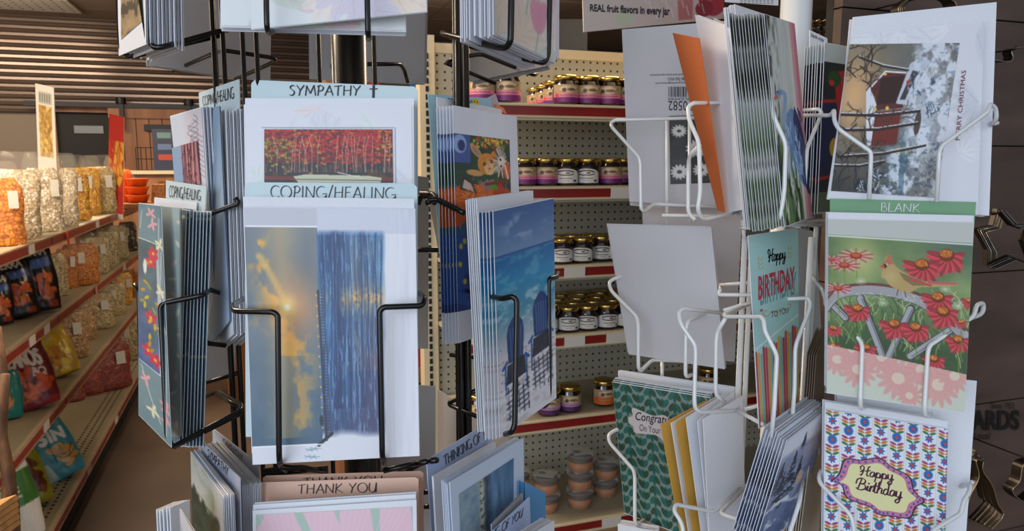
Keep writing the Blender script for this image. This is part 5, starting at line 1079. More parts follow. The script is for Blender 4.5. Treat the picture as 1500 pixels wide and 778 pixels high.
# left, upper pocket
c = card('greeting_card', 'pale pink and blue sketch card facing left under the upper COPING/HEALING divider', [(249, 170), (297, 156), (318, 500), (282, 470)], (.69, .62, .69), M_WHITE); picture(c, [(250, 172), (296, 158), (316, 488), (280, 468)], art_sketch(40, 250), 'picture_sketch')
p_ = picture(c, [(253, 217), (291, 206), (296, 270), (258, 278)], art_pinkpanel(38, 62)); p_.location = c.n * .0006
stack(c, 2, .003, 'pink and blue sketch card behind the front one, upper left pocket', 'sketch cards', dpx=(0, 0))
c = card('greeting_card', 'plain grey blue card fanned out between the sketch cards and the upper divider', [(297, 161), (321, 155), (336, 470), (306, 508)], (.655, .61, .655), mat('grey_blue_card', rgb(150, 172, 196), .5))
cc_ = c; c = card('greeting_card', 'white and lavender card seen nearly edge on, upper left pocket', [(316, 166), (331, 160), (342, 490), (322, 508)], (.66, .61, .66), M_WHITE)
stack(c, 6, .0026, 'white card seen nearly edge on, upper left black pocket', 'edge on cards in the upper left pocket', jit=.0016, pics=False, dpx=(.0012, 0))
h_ = card('header_card', 'pale grey divider lettered COPING/HEALING at the upper left, in front of the black post', [(291, 136), (350, 116), (358, 480), (310, 505)], (.69, .615, .69), M_HEADL, 'card divider', gap=0); pen_text(h_, 'COPING/HEALING', [(297, 142), (343, 127), (343, 144), (298, 155)], thick=.12, gap=.08)
# left, lower pocket
c = card('greeting_card', 'blue grey orchid card with red blossoms in the lower left black pocket, frontmost', [(203, 297), (236, 301), (251, 656), (203, 608)], (.66, .585, .66), M_WHITE, th=.0004, gap=.0003); picture(c, [(203.3, 298), (235.7, 302), (250.7, 654), (203.3, 607)], art_orchid(36, 300))
c = card('greeting_card', 'sage green card fanned out behind the frontmost orchid card', [(233, 302), (264, 305), (264, 640), (238, 640)], (.63, .575, .63), mat('sage_card', rgb(164, 176, 170), .5)); cv = Cv(24, 200, (0, 0, 30, 340), (158, 176, 176))
for k in range(12): cv.leaf(24, 20 + k * 28, 12, 5, k, [(226, 200, 190), (224, 222, 196)][k % 2])
picture(c, [(233.4, 303), (263.6, 306), (263.6, 638), (238.4, 638)], cv)
c = card('greeting_card', 'orchid patterned card seen at a slant in the lower left black pocket', [(258, 305), (273, 307), (262, 654), (251, 652)], (.62, .585, .62), M_WHITE, th=.0004, gap=.0003); cv = Cv(14, 200, (0, 0, 14, 340), (92, 128, 146))
for k in range(16): cv.leaf(2, 10 + k * 22, 11, 5, k * .7, [(226, 224, 196), (130, 160, 176), (222, 200, 150)][k % 3])
picture(c, [(258.3, 306), (272.7, 308), (261.8, 652), (251.3, 650)], cv); stack(c, 7, .0024, 'blue patterned orchid card seen edge on in the lower left black pocket', 'edge on orchid cards', dpx=(.0012, 0), jit=.0012)
h_ = card('header_card', 'pale sage divider lettered COPING/HEALING above the orchid cards', [(243, 264), (302, 273), (284, 620), (240, 590)], (.675, .60, .675), M_HEADL, 'card divider', gap=0); pen_text(h_, 'COPING/HEALING', [(249, 272), (295, 279), (294, 294), (248, 288)], thick=.12, gap=.08)
c = card('greeting_card', 'white card peeking out left behind the lower COPING/HEALING divider', [(226, 289), (288, 296), (275, 560), (226, 560)], (.685, .61, .685), M_WHITE)
# right, upper pocket (fox)
c = card('greeting_card', 'white card with painted forest animals, a fox and rabbit, under the birthday divider', [(663, 154), (757, 171), (766, 470), (672, 503)], (.60, .70, .60), M_EMB, th=.0004, gap=.0003); p_ = picture(c, [(664, 195), (746, 205), (752, 440), (670, 457)], art_fox(84, 240))
stack(c, 5, .0022, 'forest animal card left of the frontmost one', 'forest animal cards', jit=.0005, dpx=(-.0014, 0))
c = card('greeting_card', 'plain white card standing left behind the forest animal cards', [(640, 142), (735, 160), (745, 470), (658, 498)], (.615, .71, .615), M_WHITE)
h_ = card('header_card', 'light blue birthday divider with a yellow smiling face, left of the jars', [(627, 138), (719, 144), (740, 460), (652, 470)], (.63, .71, .63), mat('sky_blue_divider', rgb(168, 214, 236), .5), 'card divider', gap=0); pen_text(h_, 'BIRTHDAY', [(655, 144), (690, 147), (690, 157), (655, 154)], thick=.14)
mb = MB(); mb.add([on_card(h_, 696 + 5 * math.cos(a * .4), 151 + 6.5 * math.sin(a * .4), .0005) for a in range(16)], [tuple(range(16))]); child_mb(h_, mb, 'smiling_face', mat('yellow_ink', rgb(240, 210, 40), .5)); mb = MB()
mb.add([on_card(h_, 694 + .8 * math.cos(a), 149 + 1.4 * math.sin(a), .0008) for a in range(6)], [tuple(range(6))]); mb.add([on_card(h_, 698 + .8 * math.cos(a), 149.5 + 1.4 * math.sin(a), .0008) for a in range(6)], [tuple(range(6))]); mb.tube([on_card(h_, x, y, .0008) for x, y in ((693, 153), (696, 155), (699, 153.4))], .0003, 4, 0); child_mb(h_, mb, 'face_features', M_INK)
c = card('greeting_card', 'grey white envelope leaning behind the birthday divider', [(700, 150), (726, 137), (735, 165), (720, 200)], (.74, .76, .74), M_ENV, 'envelope', gap=0)
c = card('price_burst', 'small orange starburst label behind the forest animal card', [(724, 152), (738, 158), (743, 168), (727, 160)], (.73, .75, .73), mat('orange_label', rgb(236, 96, 40), .5), 'label', gap=0)
# right, lower pocket (beach)
c = card('greeting_card', 'beach card with two blue wooden armchairs facing a turquoise sea', [(722, 309), (811, 290), (815, 583), (732, 642)], (.55, .645, .55), M_WHITE, th=.0004, gap=.0003); picture(c, [(722.5, 310), (810.6, 291), (814.6, 582), (732.4, 640.5)], art_beach(96, 300))
stack(c, 4, .0022, 'beach armchair card left of the frontmost one', 'beach armchair cards', jit=.0004, dpx=(-.0016, 0))
b_ = card('greeting_card', 'white card rising behind the beach armchair cards', [(698, 291), (781, 279), (790, 560), (716, 634)], (.563, .655, .563), M_WHITE); stack(b_, 5, .0018, 'white card in the row behind the beach armchair cards', 'white cards behind the beach cards', jit=.0006)
# front, lower tier THANK YOU
h_ = card('header_card', 'rear peach divider half hidden behind the front THANK YOU divider', [(385, 697), (620, 690), (622, 900), (385, 905)], (.575, .575, .565), M_PEACH, 'card divider', gap=0, notch=True); pen_text(h_, 'THANK YOU', [(445, 700), (560, 697), (560, 711), (445, 714)], thick=.1)
h_ = card('header_card', 'front peach divider lettered THANK YOU at the bottom centre', [(377, 707), (613, 699), (615, 900), (377, 905)], (.56, .56, .55), M_PEACH, 'card divider', gap=0, notch=True); pen_text(h_, 'THANK YOU', [(437, 710), (552, 707), (552, 721), (437, 723)], thick=.1)
c = card('greeting_card', 'pink lotus petal card on sage green in front of the THANK YOU divider', [(370, 748), (610, 732), (612, 930), (372, 940)], (.53, .53, .52), M_WHITE); picture(c, [(375, 754), (604, 742), (606, 925), (377, 932)], art_lotus(200, 140)); stack(c, 2, .003, 'white card between the lotus card and the THANK YOU divider', 'white cards behind the lotus card', pics=False, up=.004)
# lower left pockets (sympathy)
c = card('greeting_card', 'card with a dark riverside tree scene in the bottom left pocket', [(279, 661), (328, 727), (334, 900), (284, 850)], (.60, .52, .60), M_WHITE); picture(c, [(279.5, 663), (327.5, 729), (333.5, 898), (284.5, 848)], art_trees(60, 180))
stack(c, 4, .0015, 'pale card right behind the riverside tree card', 'cards behind the riverside tree card', pics=False)
h_ = card('header_card', 'grey divider lettered SYMPATHY slanting in the bottom left pocket, the nearer one', [(290, 640), (351, 700), (356, 900), (296, 840)], (.615, .53, .615), M_HEADG, 'card divider', gap=0); pen_text(h_, 'SYMPATHY', [(305, 657), (335, 685), (335, 698), (305, 668)], thick=.13)
c = card('greeting_card', 'pale lavender card in the row between the two SYMPATHY dividers', [(300, 650), (355, 712), (360, 900), (306, 850)], (.63, .545, .63), M_WHITE); stack(c, 7, .0018, 'pale lavender card in the row between the two slanting SYMPATHY dividers', 'cards between the sympathy dividers', jit=.001, dpx=(.0003, 0))
h_ = card('header_card', 'grey divider lettered SYMPATHY behind the row of lavender cards at lower left', [(311, 627), (379, 680), (380, 900), (318, 840)], (.675, .59, .675), M_HEADG, 'card divider', gap=0); pen_text(h_, 'SYMPATHY', [(327, 642), (356, 666), (356, 679), (327, 654)], thick=.13)
c = card('greeting_card', 'cream edged card cut off in the bottom left corner of the black rack', [(249, 744), (278, 732), (282, 850), (255, 860)], (.50, .53, .50), M_WHITE); stack(c, 4, .002, 'white card fanned behind the cream edged card at the bottom left', 'corner cards bottom left', jit=.002)
c = card('greeting_card', 'grey card leaning in front at the bottom left corner of the black rack', [(263, 745), (284, 782), (286, 860), (266, 850)], (.50, .47, .50), M_ENV)
# lower right pockets (thinking of you)
h_ = card('header_card', 'lavender divider lettered THINKING OF YOU, slanting at the lower right of the black rack', [(625, 674), (718, 617), (735, 820), (640, 880)], (.56, .65, .56), M_LAV, 'card divider', gap=0); pen_text(h_, 'THINKING OF YOU', [(649, 668), (722, 621), (723, 634), (651, 682)], thick=.13, gap=.09)
c = card('greeting_card', 'blue bordered card with a sideways seascape in front of the THINKING OF YOU divider', [(659, 706), (767, 642), (768, 740), (668, 860)], (.505, .60, .505), mat('pale_blue_card', rgb(204, 216, 234), .5)); picture(c, [(672, 724), (752, 671), (752, 760), (676, 830)], art_sea(74, 100))
stack(c, 4, .0017, 'card with a pale edge stacked behind the sideways seascape card', 'cards behind the sideways seascape', pics=False, jit=.0012)
c = card('greeting_card', 'white card rising just in front of the THINKING OF YOU divider', [(635, 699), (726, 648), (740, 820), (645, 880)], (.548, .638, .548), M_WHITE); stack(c, 1, .001, 'white card rising just in front of the THINKING OF YOU divider', 'white cards by the thinking divider')
h_ = card('header_card', 'second lavender divider lettered OF YOU at the bottom edge', [(706, 792), (776, 728), (780, 860), (712, 900)], (.50, .565, .50), M_LAV, 'card divider', gap=0); pen_text(h_, 'THINKING OF YOU', [(690, 800), (766, 744), (764, 757), (690, 814)], thick=.13, gap=.09)
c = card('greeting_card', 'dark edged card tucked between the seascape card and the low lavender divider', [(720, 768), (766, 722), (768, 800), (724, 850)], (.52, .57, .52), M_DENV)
c = card('greeting_card', 'blue card seen from the side right of the low lavender divider', [(770, 706), (799, 722), (800, 800), (770, 800)], (.58, .60, .58), mat('blue_card', rgb(90, 146, 190), .45)); stack(c, 3, .0024, 'pale card beside the blue one right of the low lavender divider', 'cards by the blue card', pics=False)
c = card('greeting_card', 'white card corner poking up at the bottom right of the black rack', [(768, 790), (812, 762), (812, 860), (770, 880)], (.50, .54, .50), M_WHITE); stack(c, 3, .003, 'white card corner poking up at the bottom edge', 'white corners at the bottom')
# backs of cards in the rear pockets
BK = [('top left rear pocket', [(218, -150), (332, -150), (330, 112), (220, 96)], (.74, .82, .74)), ('rear pocket left of the pole', [(332, -150), (400, -150), (396, 120), (330, 112)], (.83, .88, .83)), ('rear pocket right of the pole', [(450, -150), (626, -150), (622, 124), (453, 116)], (.83, .83, .83)), ('top right rear pocket', [(690, -150), (800, -150), (800, 97), (688, 120)], (.80, .72, .80)),
      ('middle left rear pocket', [(262, 340), (345, 340), (345, 545), (268, 568)], (.74, .80, .74)), ('middle rear pocket right of the sunrise card', [(560, 250), (628, 260), (627, 511), (560, 511)], (.80, .78, .80)), ('middle right rear pocket', [(627, 290), (755, 300), (740, 430), (655, 431)], (.80, .72, .80)),
      ('lower rear pocket right of the sunrise card', [(560, 560), (638, 566), (637, 800), (560, 800)], (.80, .78, .80)), ('lower right rear pocket', [(641, 570), (745, 640), (745, 820), (641, 840)], (.80, .72, .80))]
for j, (nm, q, d) in enumerate(BK):
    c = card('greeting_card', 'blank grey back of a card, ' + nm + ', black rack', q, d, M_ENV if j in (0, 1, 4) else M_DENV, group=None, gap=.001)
    if j in (0, 2, 3): stack(c, 2, .0028, 'further card back, ' + nm, 'card backs in the ' + nm, jit=.003)
# ------------------------------------------------------------------ WHITE RACK
AW = pt(1166, 20, .80); wr = empty('card_spinner_rack', (AW.x, AW.y, 0)); tag(wr, 'white wire card spinner rack on the right with a thick round pole', 'display rack')
mb = MB(); mb.lathe((AW.x, AW.y, 0), [(.0165, .03), (.0165, 2.1)], 28); mb.build('pole', M_WIRE, wr, True)
mb = MB(); mb.lathe((AW.x, AW.y, 0), [(.26, 0), (.26, .02), (.05, .035), (.03, .05)], 32); mb.build('base', M_WIRE, wr, True)
for (px, py, d, r) in ((1089, 400, .71, .0030), (1099, 400, .715, .0026), (1186, 400, .72, .0032), (1193, 380, .73, .0024)):
    P = pt(px, py, d); mb = MB(); mb.tube([(P.x, P.y, .5), (P.x, P.y, P.z + (.035 if 1 else 0))], r, 8, 0); mb.build('upright_wire', M_WIRE, wr, True)
def wb_(wires, r=.0019): return basket('w', wires, r, M_WIRE, wr)
wb_([[(1040, 172, .74), (900, 176, .77), (895, 180, .77), (896, 186, .765), (936, 230, .735), (938, 240, .735), (939, 306, .735), (943, 310, .74), (958, 299, .76), (1050, 303, .76)],
     [(977, 174, .78), (977, 330, .78)], [(1010, 172, .78), (1010, 326, .78)], [(970, 316, .77), (1060, 316, .77)]], .0018)
wb_([[(1092, 150, .70), (1016, 151, .66), (1008, 156, .66), (1009, 175, .655), (1024, 208, .65), (1026, 282, .65), (1022, 306, .65), (1026, 318, .655), (1034, 321, .66), (1090, 310, .70)], [(1025, 213, .66), (1010, 228, .68), (1008, 245, .69), (1008, 312, .69), (1018, 322, .68)]])
wb_([[(1074, 149, .66), (1128, 146, .62), (1131, 150, .617), (1133, 170, .615), (1151, 210, .612), (1149, 280, .612), (1143, 318, .615), (1136, 327, .62), (1094, 334, .67), (1085, 334, .68)],
     [(1170, 162, .72), (1200, 160, .70), (1204, 166, .70), (1182, 218, .675), (1177, 300, .67), (1168, 322, .67), (1156, 330, .68)], [(1088, 322, .69), (1090, 350, .69)], [(1085, 334, .68), (1210, 322, .74)], [(1120, 328, .64), (1220, 330, .74)]])
wb_([[(1172, 169, .70), (1218, 169, .66), (1222, 160, .65), (1222, 177, .642), (1228, 189, .638), (1275, 222, .63), (1276, 230, .63), (1273, 292, .63)], [(1462, 180, .66), (1450, 182, .66)],
     [(1452, 182, .66), (1460, 175, .65), (1459, 158, .645), (1450, 152, .64), (1448, 163, .637), (1380, 213, .63), (1376, 222, .63), (1372, 296, .63)]])
wb_([[(1190, 405, .72), (1205, 425, .66), (1209, 437, .65), (1210, 450, .64), (1260, 499, .622), (1263, 508, .62), (1260, 588, .617), (1261, 598, .62), (1268, 596, .64)],
     [(1418, 468, .66), (1440, 460, .65), (1441, 443, .645), (1430, 447, .637), (1427, 463, .632), (1362, 506, .62), (1359, 516, .62), (1354, 600, .617), (1356, 610, .62), (1364, 606, .64)]])
wb_([[(1226, 680, .68), (1201, 690, .65), (1199, 706, .64), (1248, 756, .62), (1252, 790, .618), (1252, 850, .618)],
     [(1396, 716, .68), (1422, 709, .645), (1420, 721, .64), (1411, 734, .635), (1408, 752, .632), (1364, 778, .62), (1358, 850, .618)], [(1390, 708, .68), (1418, 712, .66), (1424, 706, .65)]])
wb_([[(915, 404, .77), (898, 409, .765), (892, 414, .76), (895, 426, .755), (933, 464, .735), (935, 476, .73), (935, 538, .73), (938, 544, .735), (956, 527, .76), (1050, 532, .76)],
     [(1060, 459, .70), (1001, 452, .665), (994, 458, .66), (997, 475, .655), (1018, 505, .65), (1019, 515, .65), (1017, 585, .65), (1018, 598, .65), (1026, 604, .655), (1076, 602, .69), (1082, 592, .70)],
     [(1040, 455, .74), (1008, 471, .70), (1005, 483, .70), (1004, 553, .70), (1013, 549, .71)], [(970, 530, .78), (970, 560, .78)], [(1050, 414, .74), (1055, 425, .72), (1052, 432, .72), (1104, 432, .70)], [(1052, 418, .76), (1100, 414, .74)]])
wb_([[(1099, 445, .71), (1060, 461, .66), (1064, 464, .655), (1115, 464, .62), (1119, 470, .617), (1120, 484, .615), (1136, 516, .61), (1138, 524, .61), (1134, 600, .607), (1130, 640, .61)],
     [(1120, 440, .70), (1171, 437, .68), (1184, 437, .67), (1187, 443, .668), (1186, 453, .665), (1167, 502, .65), (1165, 512, .65), (1164, 570, .645), (1160, 622, .645)],
     [(1064, 464, .66), (1051, 486, .67), (1049, 500, .67), (1048, 578, .67), (1062, 590, .68)], [(1079, 601, .69), (1118, 622, .64)], [(1060, 455, .69), (1110, 440, .70)], [(1090, 600, .70), (1128, 590, .70)]])
wb_([[(925, 626, .77), (903, 629, .765), (891, 637, .76), (893, 649, .755), (928, 688, .735), (930, 698, .735), (930, 764, .73), (933, 770, .735), (944, 762, .75)],
     [(1084, 716, .69), (1046, 750, .665), (990, 739, .645), (987, 748, .64), (1000, 768, .635), (1002, 800, .63)],
     [(1094, 712, .69), (1054, 752, .64), (1102, 769, .61), (1107, 778, .608), (1108, 830, .608)], [(1176, 706, .65), (1171, 736, .63), (1155, 785, .62), (1150, 830, .62)], [(1180, 658, .70), (1197, 650, .69), (1198, 665, .69)]])
# ------------------------------------------------------------------ art, white rack
def art_bird(w, h):
    cv = Cv(w, h, (1213, 322, 1427, 604), (96, 120, 84)); X, Y = cv.FX, cv.FY; n = fbm(w, h, 40, 40, 3, 3)
    t = np.clip((Y - 348) / 180, 0, 1)
    cv.a = np.stack([84 + 70 * n + 0 * t, 112 + 62 * n, 74 + 40 * n], -1); g = np.exp(-(((X - 1262) / 34) ** 2 + ((Y - 390) / 34) ** 2)); cv.blend(g * .8, (196, 200, 130)); cv.blend(np.clip((X - 1330) / 60, 0, 1) * np.clip((420 - Y) / 60, 0, 1) * .6, (70, 96, 92)); cv.blend(np.clip((Y - 440) / 80, 0, 1) * .65, (34, 60, 34))
    r = np.random.RandomState(7)
    for k in range(170): x = 1213 + r.rand() * 214; y = 450 + r.rand() * 90; cv.line(catmull([(x, y), (x + r.uniform(-6, 6), y - 14), (x + r.uniform(-14, 14), y - 26)], 4), 1.3, [(120, 150, 80), (150, 176, 110), (50, 84, 44), (190, 200, 150)][k % 4], .8)
    # wheel
    rim = [(1205, 470), (1225, 444), (1260, 433), (1300, 432), (1345, 441), (1385, 462), (1420, 490)]
    for a, b in (((1262, 448), (1300, 540)), ((1338, 458), (1305, 540)), ((1220, 460), (1240, 480)), ((1405, 480), (1340, 530))): cv.line([a, b], 13, (74, 74, 76)); cv.line([(a[0] - 1, a[1]), (b[0] - 1, b[1])], 9, (170, 172, 176)); cv.line([(a[0] + 2, a[1]), (b[0] + 2, b[1])], 1.2, (90, 92, 98))
    cv.line(catmull(rim, 8), 19, (84, 78, 76)); cv.line([(x, y + 1) for x, y in catmull(rim, 8)], 15, (176, 176, 178)); cv.line([(x, y - 7) for x, y in catmull(rim, 8)], 3.4, (116, 66, 54))
    for k in range(5): cv.line([(x, y - 3 + k * 2.6) for x, y in catmull(rim, 8)], .8, (120, 118, 120), .7)
    for k in range(40): x = r.uniform(1215, 1410); cv.line([(x, 436 + r.rand() * 12), (x + 6, 437 + r.rand() * 12)], 1, (226, 226, 226), .6)
    def coneflower(x, y, R, ca=(196, 66, 72)):
        for k in range(15):
            a = PI * (-.08 + 1.16 * k / 14); cv.leaf(x, y, R * (1 + .12 * math.sin(k * 5)), R * .3, a, tuple(np.array(ca) * (.8 + .3 * (k % 2))), 1)
            cv.line([(x, y), (x + math.cos(a) * R * .9, y + math.sin(a) * R * .9)], .6, (236, 150, 150), .5)
        cv.disc(x, y - R * .12, R * .42, R * .34, (120, 50, 24)); cv.disc(x - 1, y - R * .2, R * .34, R * .22, (190, 104, 40))
        for k in range(8): cv.disc(x + r.uniform(-.3, .3) * R, y - R * .18 + r.uniform(-.15, .15) * R, .9, .9, (236, 160, 70))
    def daisy(x, y, R):
        for k in range(20): a = 2 * PI * k / 20; cv.line([(x, y), (x + math.cos(a) * R, y + math.sin(a) * R * .45)], 1.6, [(226, 160, 160), (190, 60, 76)][k % 2])
        cv.disc(x, y, R * .34, R * .2, (150, 50, 40)); cv.disc(x, y - 1, R * .25, R * .12, (204, 96, 50))
    for (x, y, R) in ((1254, 380, 26), (1237, 396, 24), (1228, 434, 20), (1218, 388, 14)): cv.line([(x, y), (x + 2, y + 40)], 1.8, (130, 150, 70)); daisy(x, y, R)
    for (x, y, R) in ((1388, 376, 28), (1352, 392, 27), (1378, 440, 24), (1387, 461, 24), (1258, 466, 20), (1314, 486, 22), (1346, 488, 22), (1411, 500, 19), (1376, 532, 18), (1272, 526, 17), (1222, 500, 13), (1222, 528, 12), (1425, 440, 12), (1414, 472, 9)): cv.line([(x, y), (x + 3, y + 46)], 1.6, (110, 140, 60)); coneflower(x, y, R)
    for (x, y) in ((1262, 420), (1296, 452), (1388, 448 - 24), (1408, 448)):
        for k in range(16): a = k * .39; cv.line([(x, y), (x + 8 * math.cos(a), y + 6 * math.sin(a))], .9, (206, 214, 180), .8)
    # bird
    cv.poly(catmull([(1292, 412), (1294, 396), (1300, 390), (1296, 384), (1303, 376), (1308, 384), (1314, 394), (1326, 402), (1345, 410), (1368, 416), (1400, 414), (1404, 418), (1372, 422), (1350, 424), (1338, 432), (1322, 432), (1306, 424), (1298, 414)], 5), (186, 160, 104))
    cv.poly([(1297, 386), (1303, 374), (1310, 390), (1300, 392)], (196, 110, 90)); cv.poly([(1318, 402), (1350, 412), (1366, 420), (1340, 422), (1326, 414)], (134, 118, 76)); cv.line([(1334, 412), (1366, 420)], 3.6, (196, 76, 76)); cv.line([(1364, 416), (1403, 415)], 4, (196, 100, 100)); cv.disc(1297, 394, 3, 3.4, (34, 30, 30)); cv.poly([(1289, 395), (1297, 392), (1297, 398)], (214, 70, 50)); cv.disc(1300, 391, 1, 1, (240, 240, 230)); cv.blend(np.exp(-(((X - 1306) / 10) ** 2 + ((Y - 410) / 10) ** 2)) * .35, (226, 206, 150))
    cv.line([(1318, 430), (1316, 438)], 1.4, (110, 60, 50)); cv.line([(1328, 432), (1330, 440)], 1.4, (110, 60, 50))
    # pale bands
    top = np.clip(347 + (X - 1213) * .03 - Y + .5, 0, 1); cv.blend(top, (196, 200, 194)); cv.blend(np.exp(-((Y - 349 - (X - 1213) * .03) / 1.2) ** 2), (236, 238, 236))
    bt = np.clip(Y - (526 + (X - 1213) * .10), 0, 1); cv.blend(bt, (206, 212, 196))
    for (x, y, R) in ((1228, 548, 26), (1260, 560, 30), (1296, 536, 28), (1322, 566, 34), (1356, 548, 26), (1384, 568, 34), (1408, 552, 26), (1250, 530, 18), (1340, 590, 20)):
        msk = cv.a.copy()
        for k in range(14): a = 2 * PI * k / 14; cv.leaf(x, y, R, R * .3, a, (222, 166, 160), .9); cv.line([(x, y), (x + math.cos(a) * R, y + math.sin(a) * R)], .8, (206, 146, 140), .7)
        cv.disc(x, y, R * .3, R * .26, (226, 206, 186)); cv.a = np.where((bt > .5)[..., None], cv.a, msk)
    return cv
def art_xmas(w, h):
    cv = Cv(w, h, (0, 0, 195, 225), (120, 110, 96)); X, Y = cv.FX, cv.FY; n = fbm(w, h, 30, 30, 4, 4); r = np.random.RandomState(3)
    sk = np.exp(-(((X - 20) / 46) ** 2 + ((Y - 80) / 70) ** 2)); cv.a = np.stack([74 + 50 * n, 80 + 40 * n, 74 + 36 * n], -1); cv.blend(sk * .9, (236, 186, 130)); cv.blend(np.exp(-(((X - 150) / 40) ** 2 + ((Y - 110) / 90) ** 2)) * .85, (206, 216, 232)); cv.blend(np.clip((Y - 160) / 50, 0, 1) * np.clip(1 - (X / 100), 0, 1) * .85, (52, 52, 50)); cv.blend(np.exp(-(((X - 116) / 20) ** 2 + ((Y - 178) / 40) ** 2)) * .8, (60, 96, 116))
    # snow roof and house
    cv.poly([(44, 66), (70, 42), (108, 44), (110, 96), (60, 100), (58, 82)], (92, 40, 34)); cv.poly([(64, 52), (104, 48), (106, 88), (62, 92)], (54, 26, 24)); cv.poly([(96, 90), (112, 30), (136, 18), (150, 30), (122, 92)], (196, 204, 218)); cv.poly([(102, 84), (118, 40), (128, 42), (112, 84)], (64, 62, 70))
    cv.poly([(40, 70), (46, 66), (62, 92), (66, 150), (54, 156), (46, 110)], (224, 228, 238)); cv.poly([(62, 104), (108, 98), (108, 150), (62, 154)], (122, 46, 36))
    for k in range(9): cv.line([(64 + k * 5, 104), (64 + k * 5, 152)], .9, (70, 26, 22))
    cv.disc(60, 99, 3, 3, (255, 220, 120)); cv.disc(82, 97, 3, 3, (255, 200, 100)); cv.disc(70, 46, 3, 2, (250, 190, 90)); cv.line([(46, 68), (70, 42), (106, 44)], 2.4, (234, 238, 244))
    for (x, y, s_, c_) in ((150, 60, 34, (44, 66, 96)), (172, 96, 20, (54, 76, 100)), (84, 196, 16, (36, 50, 70)), (60, 214, 18, (30, 40, 54)), (92, 216, 20, (34, 46, 62))):
        for k in range(60): a = r.rand(); cv.line([(x - s_ + a * s_ * 2, y + r.uniform(-1, 1) * (1 - a) * s_ * .6), (x - s_ + a * s_ * 2 + 6, y + r.uniform(-1, 1) * (1 - a) * s_ * .7)], 1.5, [c_, (226, 234, 244)][k % 3 == 0], .9)
    n5 = fbm(w, h, 12, 16, 44, 4); n6 = fbm(w, h, 5, 4, 45, 3)
    cv.blend(np.clip((n5 - .42) * 8, 0, 1) * np.clip((X - 112) / 20, 0, 1) * np.clip((170 - Y) / 20, 0, 1) * .9, (226, 232, 244)); cv.blend(np.clip((n6 - .58) * 8, 0, 1) * np.clip((X - 112) / 20, 0, 1) * .5, (96, 116, 146))
    cv.blend(np.clip((n5 - .47) * 9, 0, 1) * np.clip((Y - 150) / 12, 0, 1) * np.clip((X - 84) / 20, 0, 1) * (1 - np.exp(-((X - 172) / 12) ** 2)) * .9, (224, 230, 242)); cv.blend(np.clip((n6 - .55) * 9, 0, 1) * np.clip((Y - 140) / 12, 0, 1) * .45, (54, 66, 80))
    cv.blend(np.clip((fbm(w, h, 3, 3, 46, 2) - .6) * 8, 0, 1) * (X > 112) * .4, (230, 226, 220))
    cv.blend(np.exp(-(((X - 120) / 12) ** 2 + ((Y - 158) / 6) ** 2)) * .7, (230, 206, 110))
    cv.disc(140, 118, 6, 18, (84, 70, 66)); cv.line([(120, 150), (128, 222)], 9, (70, 108, 130), .6)
    for (x0, y0, x1, y1, wd) in ((0, 108, 140, 100, 5), (0, 132, 140, 118, 5), (10, 172, 160, 150, 4), (20, 20, 110, 40, 3), (0, 186, 90, 176, 3)):
        cv.line([(x0, y0), ((x0 + x1) / 2, (y0 + y1) / 2 + 4), (x1, y1)], wd, (46, 30, 26)); cv.line([(x0, y0 - 2.4), ((x0 + x1) / 2, (y0 + y1) / 2 + 1.6), (x1, y1 - 2)], 1.4, (226, 228, 236))
    for k in range(30): cv.tree(r.rand() * 70, r.choice([20, 60, 130, 170, 200]) + r.uniform(-20, 20), r.uniform(-3.14, 3.14), r.uniform(9, 15), 2.0, (50, 36, 30), 5, r)
    for k in range(10): cv.tree(r.rand() * 110, 105 + r.uniform(-6, 30), r.uniform(-3.14, 0), 10, 1.6, (70, 54, 48), 4, r)
    cv.disc(112, 58, 2.4, 3, (206, 40, 40)); return cv
def art_hbd(w, h):                                   # floral happy birthday, frame = card pixels
    cv = Cv(w, h, (1208, 600, 1388, 790), (228, 232, 240)); cw = 23.5
    for j in range(-1, 9):
        x = 1219 + j * cw; 
        for dx in (-12.5, -9.5): cv.line([(x + dx, 596), (x + dx, 800)], .7, (170, 176, 186), .7)
        y0 = 600 + (j * 11) % 34 - 40 + j * 4.2 * .0; k = 0; y = y0
        while y < 800:
            big = (k + j) % 3 == 0
            if big:
                for p in range(14): a = p * 2 * PI / 14; cv.leaf(x, y, 7.4, 3, a, (38, 100, 176))
            else:
                for p in range(7): a = p * 2 * PI / 7; cv.leaf(x, y, 6.4, 3, a, (38, 100, 176))
            cv.disc(x, y, 2.3, 2.3, (206, 60, 60))
            for m_, c_ in enumerate(((160, 66, 120), (204, 122, 40), (66, 120, 70))):
                for sg in (-1, 1): cv.disc(x + sg * 5.2, y + 9.5 + m_ * 4.6, 5, 1.9, c_, 1, -sg * .35)
            y += 27; k += 1
    # frame
    def fr(sc): 
        B = [(1221, 700), (1232, 688), (1240, 668), (1262, 666), (1288, 660), (1306, 670), (1330, 680), (1338, 700), (1352, 712), (1340, 722), (1332, 738), (1306, 738), (1290, 738), (1274, 728), (1244, 720), (1236, 704)]
        cx, cy = 1287, 700; return catmull([(cx + (x - cx) * sc, cy + (y - cy) * sc) for x, y in B + [B[0]]], 5)
    cv.poly(fr(1.06), (24, 20, 34)); cv.poly(fr(1.02), (196, 120, 160)); 
    for (x, y) in fr(.95)[::2]: cv.disc(x, y, 1.7, 1.7, (50, 80, 160))
    cv.poly(fr(.88), (204, 96, 130)); cv.poly(fr(.86), (226, 222, 166)); return cv
